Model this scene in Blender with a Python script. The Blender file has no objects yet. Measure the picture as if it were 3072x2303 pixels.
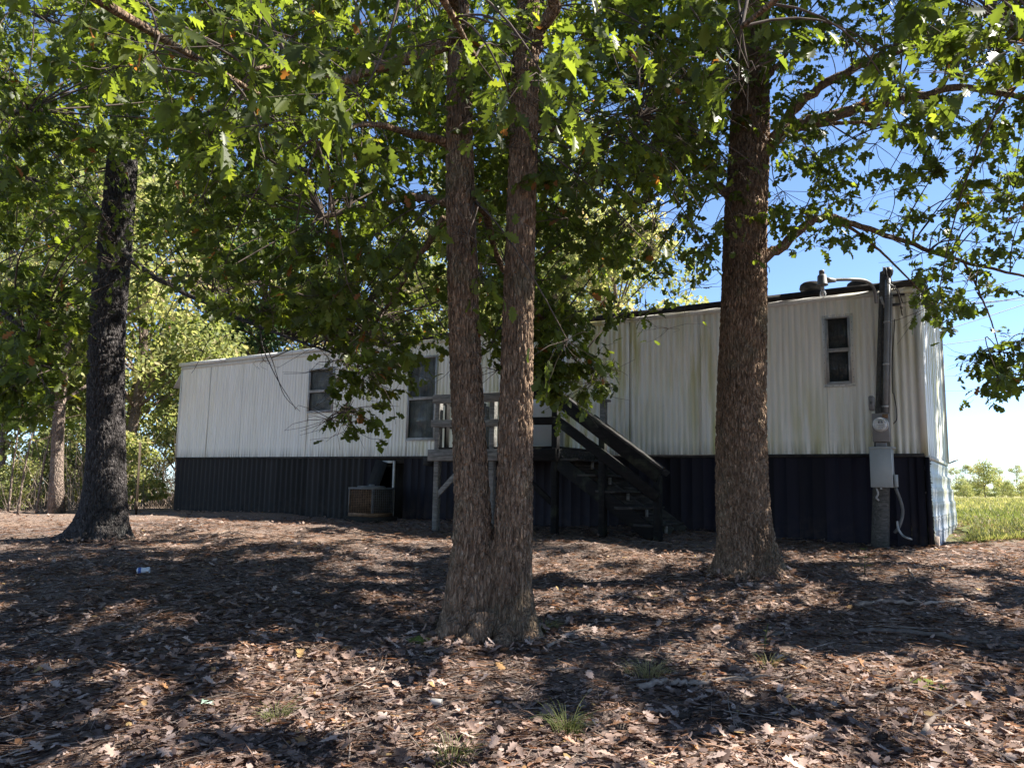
import bpy, bmesh, math
import numpy as np
from mathutils import Vector, Matrix
rng = np.random.default_rng(11)
sc = bpy.context.scene
COL = sc.collection

# ------------------------------------------------------------------ camera, sky, sun, exposure
EYE = 1.55
PITCH = math.radians(8.05)
cam = bpy.data.objects.new('camera', bpy.data.cameras.new('camera'))
COL.objects.link(cam)
cam.location = (0, 0, EYE)
cam.rotation_euler = (math.pi/2 + PITCH, 0, 0)
cam.data.sensor_width = 36.0
cam.data.lens = 36.0*2307/3072
cam.data.clip_start = 0.05
cam.data.clip_end = 3000
sc.camera = cam

SUN_AZ, SUN_EL = math.radians(82), math.radians(48)
SDIR = np.array([math.sin(SUN_AZ)*math.cos(SUN_EL), math.cos(SUN_AZ)*math.cos(SUN_EL), math.sin(SUN_EL)])
world = bpy.data.worlds.new('World'); sc.world = world; world.use_nodes = True
wn = world.node_tree
sky = wn.nodes.new('ShaderNodeTexSky'); sky.sky_type = 'NISHITA'; sky.sun_disc = False
sky.sun_elevation = SUN_EL; sky.sun_rotation = SUN_AZ
sky.air_density = 0.65; sky.dust_density = 0.0; sky.ozone_density = 3.2; sky.altitude = 200
wn.nodes['Background'].inputs['Strength'].default_value = 0.082
wn.links.new(sky.outputs['Color'], wn.nodes['Background'].inputs['Color'])
sl = bpy.data.lights.new('sun', 'SUN'); sun = bpy.data.objects.new('sun', sl); COL.objects.link(sun)
sl.energy = 5.0; sl.angle = math.radians(0.53); sl.color = (1.0, 0.95, 0.86)
sun.rotation_euler = Vector(SDIR).to_track_quat('Z', 'Y').to_euler()
sun.location = (30, 5, 30)
sc.view_settings.view_transform = 'Standard'; sc.view_settings.look = 'None'
sc.view_settings.exposure = 1.84; sc.view_settings.gamma = 1.0; sc.view_settings.use_curve_mapping = False
sc.render.engine = 'CYCLES'
sc.cycles.use_denoising = True
sc.cycles.max_bounces = 8; sc.cycles.diffuse_bounces = 4; sc.cycles.transmission_bounces = 6
sc.cycles.caustics_reflective = False; sc.cycles.caustics_refractive = False

# ------------------------------------------------------------------ measuring helpers
F, CX, CY, K = 2307.0, 1536.0, 1151.5, 3072/2212
cp, sp = math.cos(PITCH), math.sin(PITCH)
def ray(x, y):
    X = (x-CX)/F; U = (CY-y)/F
    return np.array([X, cp-U*sp, sp+U*cp])
def P(x, y, d):                     # photo pixel (2212 wide) at world depth d -> point
    r = ray(x*K, y*K); return np.array([0, 0, EYE]) + r*d/r[1]
def proj(p):                        # points -> pixels (2212 wide), depth
    p = np.atleast_2d(p) - np.array([0, 0, EYE])
    d = p[:, 1]*cp + p[:, 2]*sp; u = -p[:, 1]*sp + p[:, 2]*cp
    dd = np.where(np.abs(d) < 1e-3, 1e-3, d)
    return (CX + F*p[:, 0]/dd)/K, (CY - F*u/dd)/K, d
_gy = np.array([-60, -20, -6, 0, 3, 6, 9, 11, 14, 18, 30, 100, 700.])
_gz = np.array([-1.2, -.9, -.45, 0, .25, .52, .76, .88, 1.0, 1.1, 1.14, 1.0, 1.2])
def gz(x, y):
    x = np.asarray(x, float); y = np.asarray(y, float)
    z = sum(np.interp(y+o, _gy, _gz) for o in (-1.2, -.4, .4, 1.2))/4
    near = np.exp(-((y-8)/16)**2)
    b = .03*np.sin(x*.9+.4*y+1)+.025*np.sin(y*1.3-.7*x)+.012*np.sin(2.9*x+1.7*y)+.01*np.sin(3.7*y-2.2*x+2)
    return z + b*near*(np.hypot(x, y-1) > 0)
def on_ground(px, py):
    r = ray(px*K, py*K); lo, hi = .5, 400.
    o = np.array([0, 0, EYE])
    ts = np.concatenate([np.linspace(.5, 40, 1600), np.linspace(40, 400, 800)])
    q = o + ts[:, None]*r
    below = q[:, 2] < gz(q[:, 0], q[:, 1])
    i = int(np.argmax(below)) if below.any() else len(ts)-1
    q = q[i]; q[2] = gz(q[0], q[1]); return q

# ------------------------------------------------------------------ object helpers
def tag(o, label=None, cat=None, group=None, kind=None):
    if label: o['label'] = label
    if cat: o['category'] = cat
    if group: o['group'] = group
    if kind: o['kind'] = kind
    return o
def empty(name, loc, label=None, cat=None, group=None):
    o = bpy.data.objects.new(name, None); COL.objects.link(o); o.location = tuple(loc)
    o.empty_display_size = .1
    return tag(o, label, cat, group)
def mesh(name, V, faces, mat=None, parent=None, smooth=False, attrs=None, rel=True, data_only=False):
    """faces: list of (m,k) int arrays. V world coords; with a parent they become local to its location."""
    V = np.asarray(V, np.float32)
    if parent is not None and rel:
        V = V - np.array(parent.location, np.float32)
    me = bpy.data.meshes.new(name)
    faces = [np.asarray(f, np.int32) for f in faces if len(f)]
    loops = np.concatenate([f.ravel() for f in faces])
    sizes = np.concatenate([np.full(len(f), f.shape[1], np.int32) for f in faces])
    starts = np.concatenate([[0], np.cumsum(sizes)[:-1]]).astype(np.int32)
    me.vertices.add(len(V)); me.vertices.foreach_set('co', V.ravel())
    me.loops.add(len(loops)); me.loops.foreach_set('vertex_index', loops)
    me.polygons.add(len(sizes)); me.polygons.foreach_set('loop_start', starts)
    if smooth: me.polygons.foreach_set('use_smooth', np.ones(len(sizes), bool))
    for k, v in (attrs or {}).items():
        a = me.attributes.new(k, 'FLOAT', 'POINT'); a.data.foreach_set('value', np.asarray(v, np.float32))
    me.update(calc_edges=True)
    if mat: me.materials.append(mat)
    if data_only: return me
    o = bpy.data.objects.new(name, me); COL.objects.link(o)
    if parent is not None: o.parent = parent
    return o
BOXF = np.array([[0, 3, 2, 1], [4, 5, 6, 7], [0, 1, 5, 4], [1, 2, 6, 5], [2, 3, 7, 6], [3, 0, 4, 7]])
class MB:
    """collects boxes, bars, tubes and lathes (any coordinates) and builds one mesh object"""
    def __init__(s): s.V = []; s.F = {}; s.n = 0
    def add(s, V, F):
        V = np.asarray(V, float); s.V.append(V)
        for f in F:
            f = np.asarray(f) + s.n; s.F.setdefault(f.shape[1], []).append(f)
        s.n += len(V); return s
    def box(s, x0, x1, y0, y1, z0, z1):
        return s.add([[x0, y0, z0], [x1, y0, z0], [x1, y1, z0], [x0, y1, z0], [x0, y0, z1], [x1, y0, z1], [x1, y1, z1], [x0, y1, z1]], [BOXF])
    def bar(s, p, q, w, h, up=(0, 0, 1), twist=0):
        """a board from p to q, w across, h in the direction of up"""
        p = np.array(p, float); q = np.array(q, float); d = q-p; d /= np.linalg.norm(d)
        up = np.array(up, float); side = np.cross(d, up); side /= np.linalg.norm(side); u = np.cross(side, d)
        V = [e + side*a*w/2 + u*b*h/2 for e in (p, q) for a, b in ((-1, -1), (1, -1), (1, 1), (-1, 1))]
        return s.add(V, [BOXF])
    def tube(s, pts, r, n=8, caps=True):
        pts = np.array(pts, float); m = len(pts)
        r = np.full(m, r, float) if np.isscalar(r) else np.array(r, float)
        t = np.gradient(pts, axis=0); t /= np.linalg.norm(t, axis=1)[:, None]
        ref = np.array([0, 0, 1.]) if abs(t[:, 2]).mean() < .8 else np.array([1., 0, 0])
        a = np.cross(t, ref); a /= np.linalg.norm(a, axis=1)[:, None]; b = np.cross(t, a)
        th = np.arange(n)*2*np.pi/n
        V = pts[:, None] + r[:, None, None]*(np.cos(th)[None, :, None]*a[:, None] + np.sin(th)[None, :, None]*b[:, None])
        i = np.arange(m-1)[:, None]*n + np.arange(n)[None]; j = np.arange(m-1)[:, None]*n + (np.arange(n)+1)[None] % n
        Q = np.stack([i, j, j+n, i+n], -1).reshape(-1, 4)
        Fs = [Q]
        if caps: Fs += [np.arange(n)[None, ::-1], (np.arange(n)+(m-1)*n)[None]]
        return s.add(V.reshape(-1, 3), Fs)
    def lathe(s, c, prof, n=16, axis=(0, 0, 1)):
        ax = np.array(axis, float); ax /= np.linalg.norm(ax)
        ref = np.array([1., 0, 0]) if abs(ax[0]) < .8 else np.array([0, 1., 0])
        a = np.cross(ax, ref); a /= np.linalg.norm(a); b = np.cross(ax, a); c = np.array(c, float)
        th = np.arange(n)*2*np.pi/n
        V = np.array([c + ax*h + r*(np.cos(t)*a+np.sin(t)*b) for r, h in prof for t in th])
        m = len(prof); i = np.arange(m-1)[:, None]*n + np.arange(n)[None]; j = np.arange(m-1)[:, None]*n + (np.arange(n)+1)[None] % n
        return s.add(V, [np.stack([i, j, j+n, i+n], -1).reshape(-1, 4), np.arange(n)[None, ::-1], (np.arange(n)+(m-1)*n)[None]])
    def build(s, name, mat, parent=None, smooth=False, rel=True, bevel=0):
        o = mesh(name, np.concatenate(s.V), [np.concatenate(f) for f in s.F.values()], mat, parent, smooth, rel=rel)
        if bevel:
            bm = bmesh.new(); bm.from_mesh(o.data)
            bmesh.ops.bevel(bm, geom=bm.edges[:], offset=bevel, segments=1, affect='EDGES')
            bm.to_mesh(o.data); bm.free()
        return o
def smooth_path(pts, n):
    """Catmull-Rom through the rows of pts (any number of columns)"""
    p = np.array(pts, float); p = np.vstack([2*p[0]-p[1], p, 2*p[-1]-p[-2]])
    out = []; m = len(p)-3
    for t in np.linspace(0, m-1e-6, n):
        i = int(t); f = t-i; a, b, c, d = p[i:i+4]
        out.append(.5*((2*b)+(-a+c)*f+(2*a-5*b+4*c-d)*f*f+(-a+3*b-3*c+d)*f**3))
    return np.array(out)

# ------------------------------------------------------------------ materials
class M:
    """small node-graph helper"""
    def __init__(s, name, rough=.7, spec=.3):
        s.m = bpy.data.materials.new(name); s.m.use_nodes = True; s.t = s.m.node_tree
        s.b = s.t.nodes['Principled BSDF']; s.b.inputs['Roughness'].default_value = rough
        s.b.inputs['Specular IOR Level'].default_value = spec
        s.co = None
    def n(s, typ, **kw):
        o = s.t.nodes.new('ShaderNode'+typ)
        for k, v in kw.items():
            if k in o.inputs: s.put(o.inputs[k], v)
            else: setattr(o, k, v)
        return o
    def put(s, inp, v):
        if isinstance(v, bpy.types.NodeSocket): s.t.links.new(v, inp)
        else: inp.default_value = v
    def coords(s, scale=(1, 1, 1), kind='Object'):
        c = s.n('TexCoord').outputs[kind]
        if kind == 'World': pass
        mp = s.n('Mapping'); s.t.links.new(c, mp.inputs['Vector']); mp.inputs['Scale'].default_value = scale
        return mp.outputs['Vector']
    def wpos(s, scale=(1, 1, 1)):
        g = s.n('NewGeometry').outputs['Position']
        mp = s.n('Mapping'); s.t.links.new(g, mp.inputs['Vector']); mp.inputs['Scale'].default_value = scale
        return mp.outputs['Vector']
    def noise(s, vec, scale, detail=4, rough=.55):
        o = s.n('TexNoise'); s.put(o.inputs['Vector'], vec)
        o.inputs['Scale'].default_value = scale; o.inputs['Detail'].default_value = detail; o.inputs['Roughness'].default_value = rough
        return o.outputs['Fac']
    def vor(s, vec, scale, feature='F1'):
        o = s.n('TexVoronoi'); o.feature = feature; s.put(o.inputs['Vector'], vec); o.inputs['Scale'].default_value = scale
        return o.outputs['Distance']
    def ramp(s, fac, stops):
        o = s.n('ValToRGB'); s.put(o.inputs['Fac'], fac); e = o.color_ramp.elements
        while len(e) < len(stops): e.new(.5)
        for el, (p, c) in zip(e, stops): el.position = p; el.color = (*c, 1) if len(c) == 3 else c
        return o.outputs['Color']
    def mix(s, fac, a, b, mode='MIX'):
        o = s.n('Mix', data_type='RGBA', blend_type=mode)
        s.put(o.inputs[0], fac); s.put(o.inputs[6], a if not isinstance(a, tuple) else (*a, 1)); s.put(o.inputs[7], b if not isinstance(b, tuple) else (*b, 1))
        return o.outputs[2]
    def math(s, op, a, b=0., c=0.):
        o = s.n('Math', operation=op); s.put(o.inputs[0], a); s.put(o.inputs[1], b); s.put(o.inputs[2], c); return o.outputs[0]
    def rng(s, v, a, b, c=0., d=1.):
        o = s.n('MapRange'); s.put(o.inputs[0], v)
        for i, x in enumerate((a, b, c, d)): o.inputs[i+1].default_value = x
        return o.outputs[0]
    def attr(s, name):
        o = s.n('Attribute'); o.attribute_name = name; return o.outputs['Fac']
    def orand(s): return s.n('ObjectInfo').outputs['Random']
    def base(s, c): s.put(s.b.inputs['Base Color'], c if not isinstance(c, tuple) else (*c, 1)); return s
    def bump(s, h, strength=.5, dist=.02):
        o = s.n('Bump'); s.put(o.inputs['Height'], h); o.inputs['Strength'].default_value = strength; o.inputs['Distance'].default_value = dist
        s.t.links.new(o.outputs[0], s.b.inputs['Normal']); return s
    def metal(s, v): s.b.inputs['Metallic'].default_value = v; return s

def plain(name, c1, c2, scale=8, rough=.6, spec=.3, bump=0, metal=0, stretch=(1, 1, 1)):
    m = M(name, rough, spec); v = m.coords(stretch); f = m.noise(v, scale, 5)
    m.base(m.ramp(f, [(.3, c1), (.7, c2)]))
    if bump: m.bump(f, bump, .01)
    m.metal(metal); return m.m
def siding_material(name, tint):
    m = M(name, .5, .35)
    v = m.coords((1, 1, 1)); streak = m.noise(m.coords((2.2, 2.2, .22)), 3.2, 5, .6); fine = m.noise(m.coords((14, 14, .5)), 2.0, 4)
    big = m.noise(m.coords((.33, .33, .15)), 1.3, 3)
    blot = m.noise(v, 2.3, 6, .65)
    c = m.mix(m.rng(fine, .3, .75), tint, tuple(t*.8 for t in tint))
    alg = m.math('MULTIPLY', m.rng(streak, .42, .60), m.rng(big, .38, .56))
    sep = m.n('SeparateXYZ'); m.put(sep.inputs[0], v)
    alg = m.math('MULTIPLY', alg, m.rng(sep.outputs[0], -11., -5., .15, 1.))          # the mildew grows on the half under the oaks
    c = m.mix(m.math('MULTIPLY', alg, .95), c, (.47, .44, .18))
    c = m.mix(m.math('MULTIPLY', m.rng(blot, .64, .82), .4), c, (.3, .29, .25))
    low = m.rng(sep.outputs[2], .0, .22, 1., 0.)           # road-splash grime along the bottom edge
    c = m.mix(m.math('MULTIPLY', m.math('MULTIPLY', low, m.rng(fine, .35, .6)), .6), c, (.16, .15, .12))
    m.base(c); m.bump(blot, .15, .01); return m.m
def wood_material(name, a, b, c3, rough=.85):
    m = M(name, rough, .2); g = m.noise(m.coords((2, 9, 9)), 3, 6, .6); g2 = m.noise(m.coords((1, 26, 26)), 2.2, 4); k = m.noise(m.coords((1, 1, 1)), 4.0, 3)
    c = m.ramp(g, [(.3, a), (.55, b), (.75, c3)])
    c = m.mix(m.math('MULTIPLY', m.rng(g2, .5, .66), .7), c, tuple(x*.45 for x in a))
    c = m.mix(m.math('MULTIPLY', m.rng(k, .55, .75), .4), c, (.07, .085, .05))
    m.base(c); m.bump(m.math('ADD', g, m.math('MULTIPLY', g2, .6)), .6, .006); return m.m
def bark_material(name, ridge, mid, deep, lichen, sc_xy=38, sc_z=8, moss=.15):
    m = M(name, .92, .15)
    warp = m.noise(m.coords((1, 1, .6)), 6, 3); v0 = m.coords((1, 1, sc_z/sc_xy))
    off = m.n('VectorMath', operation='ADD'); m.put(off.inputs[0], v0)
    sclv = m.n('VectorMath', operation='SCALE'); cmb = m.n('CombineXYZ'); 
    m.put(cmb.inputs[0], warp); m.put(cmb.inputs[1], m.noise(m.coords((1, 1, .6)), 5, 3)); m.put(sclv.inputs[0], cmb.outputs[0]); sclv.inputs['Scale'].default_value = .07
    m.put(off.inputs[1], sclv.outputs[0]); v = off.outputs[0]
    e = m.vor(v, sc_xy, 'DISTANCE_TO_EDGE'); e2 = m.vor(v, sc_xy*.45, 'DISTANCE_TO_EDGE'); n = m.noise(m.coords((1, 1, .35)), 30, 5, .65)
    patch = m.noise(m.coords((1, 1, .5)), 2.2, 4); patch2 = m.noise(m.coords((1, 1, .7)), 3.1, 5)
    c = m.ramp(n, [(.28, deep), (.5, mid), (.72, ridge)])
    c = m.mix(m.math('MULTIPLY', m.rng(patch, .5, .62), .7), c, tuple(x*.5 for x in mid))
    c = m.mix(m.math('MULTIPLY', m.rng(patch2, .56, .68), moss*3), c, lichen)
    m.base(c)
    h = m.math('ADD', m.math('MINIMUM', m.math('MULTIPLY', e, 4.0), .9), m.math('MULTIPLY', m.math('MINIMUM', e2, .2), 3.2))
    h = m.math('ADD', h, m.math('MULTIPLY', n, .3))
    m.bump(h, 1.0, .03); return m.m
def leaf_material(name, stops, trans, tmix=.45, rough=.45, spec=.3):
    m = M(name, rough, spec)
    t = m.math('ADD', m.attr('tint'), m.math('MULTIPLY', m.math('SUBTRACT', m.orand(), .5), m.attr('single')))
    c = m.ramp(t, stops); m.base(c)
    g = m.n('NewGeometry')
    tr = m.n('BsdfTranslucent'); m.put(tr.inputs['Color'], m.mix(1.0, c, trans, 'MULTIPLY'))
    mx = m.n('MixShader'); mx.inputs[0].default_value = tmix
    m.t.links.new(m.b.outputs[0], mx.inputs[1]); m.t.links.new(tr.outputs[0], mx.inputs[2])
    m.t.links.new(mx.outputs[0], m.t.nodes['Material Output'].inputs['Surface'])
    return m.m

MAT = {}
MAT['oak_leaf'] = leaf_material('oak_leaf', [(0, (.04, .054, .014)), (.45, (.076, .10, .02)), (.8, (.135, .165, .027)), (.93, (.2, .19, .03)), (.97, (.2, .08, .03))], (2.6, 2.6, 1.2), .5)
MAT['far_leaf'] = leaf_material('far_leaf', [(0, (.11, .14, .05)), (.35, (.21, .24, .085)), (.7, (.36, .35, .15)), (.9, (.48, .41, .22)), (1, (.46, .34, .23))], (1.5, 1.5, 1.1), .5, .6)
MAT['pine_leaf'] = leaf_material('pine_leaf', [(0, (.03, .06, .02)), (.5, (.06, .11, .035)), (1, (.12, .17, .05))], (1.8, 1.8, 1.2), .35, .6)
MAT['dry_leaf'] = leaf_material('dry_leaf', [(0, (.05, .034, .028)), (.3, (.15, .105, .09)), (.55, (.33, .23, .185)), (.8, (.56, .435, .375)), (.93, (.34, .16, .075)), (1, (.45, .31, .14))], (1.1, .85, .6), .28, .75, .2)
MAT['grass'] = leaf_material('grass', [(0, (.11, .14, .045)), (.5, (.23, .235, .09)), (1, (.45, .38, .21))], (1.6, 1.6, 1.), .4, .6)
MAT['bark_warm'] = bark_material('bark_warm', (.45, .32, .22), (.28, .187, .124), (.12, .075, .05), (.23, .21, .14))
MAT['bark_grey'] = bark_material('bark_grey', (.16, .145, .14), (.085, .075, .073), (.03, .026, .026), (.13, .13, .12))
MAT['bark_pale'] = bark_material('bark_pale', (.36, .29, .24), (.25, .19, .155), (.13, .1, .08), (.28, .27, .22), 30, 9.)
MAT['twig'] = plain('twig', (.05, .038, .03), (.12, .095, .08), 20, .9, .1)
MAT['stick'] = plain('stick', (.16, .12, .095), (.36, .29, .24), 14, .9, .15, .4)
MAT['dark_stick'] = plain('dark_stick', (.06, .05, .045), (.17, .14, .12), 14, .9, .15, .4)

def ground_material():
    m = M('ground', .95, .15); v = m.wpos()
    big = m.noise(v, .55, 4); mid = m.noise(v, 4.5, 6, .65); fine = m.noise(v, 42, 5, .7)
    soil = m.ramp(fine, [(.3, (.05, .039, .035)), (.5, (.13, .10, .086)), (.68, (.32, .25, .215))])
    warm = m.ramp(fine, [(.3, (.09, .06, .045)), (.55, (.21, .15, .115)), (.75, (.4, .3, .24))])
    c = m.mix(m.rng(big, .45, .62), soil, warm)
    fg = m.ramp(fine, [(.3, (.07, .09, .03)), (.6, (.16, .17, .06)), (.8, (.28, .24, .11))])
    far = m.ramp(m.noise(v, .05, 5), [(.35, (.16, .17, .06)), (.65, (.33, .28, .12))])
    sep = m.n('SeparateXYZ'); m.put(sep.inputs[0], v)
    # the mown field lies to the right of and behind the home: across a ragged line
    side = m.math('ADD', m.math('SUBTRACT', sep.outputs[0], m.math('MULTIPLY', sep.outputs[1], .12)), m.math('MULTIPLY', mid, 1.2))
    back = m.math('ADD', sep.outputs[1], m.math('MULTIPLY', mid, 1.4))
    fm = m.math('MULTIPLY', m.rng(side, 5.0, 5.6), m.rng(back, 11.6, 12.6))
    fg = m.mix(m.rng(sep.outputs[1], 25., 60.), fg, far)
    m.base(m.mix(fm, c, fg)); m.bump(m.math('ADD', fine, mid), .8, .03)
    return m.m
MAT['ground'] = ground_material()

# ------------------------------------------------------------------ the ground: one sheet to the horizon
def axis(lo, hi, d0, d1, r):
    out = list(np.arange(lo, hi, d0)); st = d0
    while out[-1] < d1: st *= r; out.append(out[-1]+st)
    return np.array(out)
gx = axis(0, 14, .14, 900, 1.14); gx = np.concatenate([-gx[:0:-1], gx])
gyp = axis(-3, 20, .13, 1200, 1.14); gyn = -axis(3, 3.01, .2, 300, 1.25)[:0:-1]
gy = np.concatenate([gyn, gyp])
GX, GY = np.meshgrid(gx, gy)
fine = (np.abs(GX) < 14) & (GY > -3) & (GY < 20)
GZ = gz(GX, GY) + np.where(fine, rng.normal(0, .008, GX.shape), 0)
nx, ny = len(gx), len(gy)
ii = (np.arange(ny-1)[:, None]*nx + np.arange(nx-1)[None]).ravel()
ground = mesh('ground', np.stack([GX, GY, GZ], -1).reshape(-1, 3), [np.stack([ii, ii+1, ii+nx+1, ii+nx], -1)], MAT['ground'], smooth=True)
tag(ground, 'leaf-strewn woodland floor rising to the home and the grass field', 'ground', kind='structure')
# ------------------------------------------------------------------ the mobile home (local frame: x to the right along the front, y to the back, z up)
L, HW, WID = 16.74, 2.3, 3.6
YAW, TILT = math.radians(33.0), math.radians(1.25)
ax_a = np.array([-math.cos(YAW)*math.cos(TILT), math.sin(YAW)*math.cos(TILT), math.sin(TILT)])
ax_n = np.array([math.sin(YAW), math.cos(YAW), 0.]); ax_u = np.cross(-ax_a, ax_n)
ORG = np.array([5.555, 10.38, 2.074])
HM = Matrix([[-ax_a[i], ax_n[i], ax_u[i], ORG[i]] for i in range(3)] + [[0, 0, 0, 1]])
RH = np.stack([-ax_a, ax_n, ax_u], 1)
def toworld(p): return np.asarray(p) @ RH.T + ORG
def tolocal(p): return (np.asarray(p) - ORG) @ RH
def gl(x, y):                       # ground height in the home's frame
    w = toworld([x, y, -1.2]); q = np.array([w[0], w[1], gz(w[0], w[1])]); return float(tolocal(q)[2])
def thing_home(name, label, cat, group=None):
    e = empty(name, (0, 0, 0), label, cat, group); e.matrix_world = HM; return e
MAT['siding'] = siding_material('siding', (.84, .815, .735))
MAT['trim'] = siding_material('trim', (.7, .69, .65))
MAT['end_siding'] = siding_material('end_siding', (.82, .83, .84))
MAT['end_skirt'] = siding_material('end_skirt', (.34, .37, .45))  # the bluish shade on the end skirting is put into this darker tone
MAT['skirt'] = plain('skirt', (.004, .004, .008), (.009, .009, .015), 5, .6, .15, .1, 0, (8, 8, .6))
MAT['skirt_grey'] = plain('skirt_grey', (.007, .007, .007), (.016, .015, .015), 5, .6, .2, .1, 0, (8, 8, .6))
def skirt_material(name, a, b):
    m = M(name, .62, .18); f = m.noise(m.coords((8, 8, .6)), 5, 5); c = m.ramp(f, [(.3, a), (.7, b)]); v = m.coords(); sep = m.n('SeparateXYZ'); m.put(sep.inputs[0], v)
    d = m.math('MULTIPLY', m.rng(sep.outputs[2], -1.25, -.75, 1., 0.), m.rng(m.noise(v, 7, 6, .7), .42, .66)); rb = m.rng(m.noise(m.coords((3, 3, .4)), 3, 5), .6, .75)
    c = m.mix(m.math('MULTIPLY', d, .6), c, (.07, .05, .038)); c = m.mix(m.math('MULTIPLY', rb, .35), c, tuple(3*x for x in b)); c = m.mix(m.math('MULTIPLY', m.orand(), .55), c, tuple(2.6*x for x in b)); m.base(c); m.bump(m.noise(v, 3, 3), .25, .02); return m.m
MAT['skirt'] = skirt_material('skirt', (.0035, .0032, .006), (.008, .0075, .012)); MAT['skirt_navy'] = skirt_material('skirt_navy', (.0035, .0032, .0065), (.006, .0055, .011)); MAT['skirt_grey'] = skirt_material('skirt_grey', (.007, .007, .007), (.015, .0145, .0145))
MAT['tar'] = plain('tar', (.012, .012, .013), (.05, .045, .04), 9, .85, .2, .5)
MAT['roof'] = plain('roof', (.3, .3, .29), (.5, .5, .48), 3, .6, .3)
MAT['under'] = plain('under', (.02, .018, .016), (.04, .035, .03), 3, .9, .1)
MAT['alu'] = plain('alu', (.30, .30, .295), (.46, .46, .45), 14, .45, .4, .05, .3)
MAT['curtain'] = plain('curtain', (.45, .46, .45), (.65, .66, .65), 3, .9, .1, .6, 0, (9, 1, .25))
MAT['screen'] = plain('screen', (.16, .16, .17), (.24, .24, .25), 30, .9, .1)
MAT['white_board'] = plain('white_board', (.4, .39, .36), (.58, .57, .54), 6, .7, .3)
MAT['door'] = plain('door', (.40, .42, .41), (.50, .51, .50), 2, .45, .4)
def glass_material():
    m = M('glass', .08, .5); n = m.noise(m.coords((1, 1, 1)), 2.2, 3)
    m.b.inputs['Base Color'].default_value = (.02, .022, .024, 1)
    m.bump(n, .03, .02)
    tr = m.n('BsdfTransparent'); tr.inputs[0].default_value = (.85, .87, .86, 1)
    mx = m.n('MixShader'); m.put(mx.inputs[0], m.rng(m.noise(m.coords((3, 3, 3)), 1.4, 4), .35, .7, .2, .4))
    m.t.links.new(tr.outputs[0], mx.inputs[1]); m.t.links.new(m.b.outputs[0], mx.inputs[2])
    m.t.links.new(mx.outputs[0], m.t.nodes['Material Output'].inputs['Surface']); return m.m
MAT['glass'] = glass_material()

home = thing_home('mobile_home', 'long white ribbed-metal mobile home on dark skirting, behind the oaks', 'mobile home')
def HP(mb, name, mat, parent=None, **kw):
    return mb.build(name, MAT[mat], parent or home, rel=False, **kw)
def ribbed(x0, x1, z0, z1, pitch=.0915, dep=.014, y=0., axis='x', inset=0):
    """a sheet of trapezoid ribs; axis x: faces -y, axis y: faces +x"""
    xs = []; k = math.floor(x0/pitch)
    while k*pitch < x1:
        for f, d in ((0, 0), (.30, 0), (.42, 1), (.86, 1), (.98, 0)):
            xs.append((k*pitch+f*pitch, d))
        k += 1
    xs = [(x, d) for x, d in xs if x0 < x < x1]
    xs = [(x0, xs[0][1])] + xs + [(x1, xs[-1][1])]
    zs = np.linspace(z0, z1, 5)
    n = len(xs); V = []
    for z in zs:
        for x, d in xs:
            wob = .006*math.sin(x*2.1+z*3)+.004*math.sin(x*5.3+z*2)
            V.append((x, y-d*dep+wob-inset, z) if axis == 'x' else (y+d*dep+wob, x, z))
    i = (np.arange(4)[:, None]*n + np.arange(n-1)[None]).ravel()
    Fq = np.stack([i, i+1, i+1+n, i+n], -1)
    return np.array(V), [Fq]
# core
HP(MB().box(-L+.02, -.02, .12, WID-.02, .0, HW-.01), 'body', 'under')
HP(MB().box(-L+.02, -.02, .05, WID-.05, -.14, -.02), 'chassis', 'under')
# front openings: (name, x0, x1, z0, z1)
OPEN = [('w1', -12.03, -11.24, .95, 1.93), ('w2', -9.14, -8.40, .31, 1.97), ('w3', -1.205, -.865, .995, 1.975), ('door', -6.42, -5.50, .02, 1.98)]
seams = [-L, -15.55, -14.3, -13.1, -12.03, -11.24, -10.1, -9.14, -8.40, -7.4, -6.42, -5.50, -4.3, -3.1, -2.15, -1.205, -.865, 0]
for i, (a, b) in enumerate(zip(seams[:-1], seams[1:])):
    op = [o for o in OPEN if abs(o[1]-a) < .01]
    spans = [(0., HW)] if not op else [(0., op[0][3]), (op[0][4], HW)]
    for z0, z1 in spans:
        V, Fq = ribbed(a, b-.004, z0, z1, inset=.003*(i % 2))
        mesh('siding_panel', V, Fq, MAT['siding'], home, rel=False)
for a in seams[1:-1:3]:
    HP(MB().box(a-.006, a+.006, -.024, -.012, 0, HW), 'seam_strip', 'siding')
# end and back walls
for a, b in ((0, 1.2), (1.2, 2.4), (2.4, 3.6)):
    V, Fq = ribbed(a, b-.003, -.02, HW, pitch=.3, dep=.03, axis='y'); mesh('end_siding_panel', V, Fq, MAT['end_siding'], home, rel=False)
HP(MB().box(-L, 0, WID, WID+.02, 0, HW), 'back_siding', 'siding'); HP(MB().box(-L-.02, -L+.01, 0, WID, 0, HW), 'end_siding', 'siding')
HP(MB().box(-.05, .045, -.022, .03, -.03, HW+.01), 'corner_trim', 'trim'); HP(MB().box(-.03, .06, WID-.04, WID+.03, -.03, HW), 'corner_trim', 'white_board')
HP(MB().box(-L-.03, -L+.04, -.022, .04, -.02, HW+.01), 'corner_trim', 'trim')
HP(MB().box(-L, 0, -.03, .02, -.045, -.002), 'bottom_trim', 'tar')
HP(MB().box(0, .05, 0, WID, -.07, -.02), 'bottom_trim', 'trim')
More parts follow.
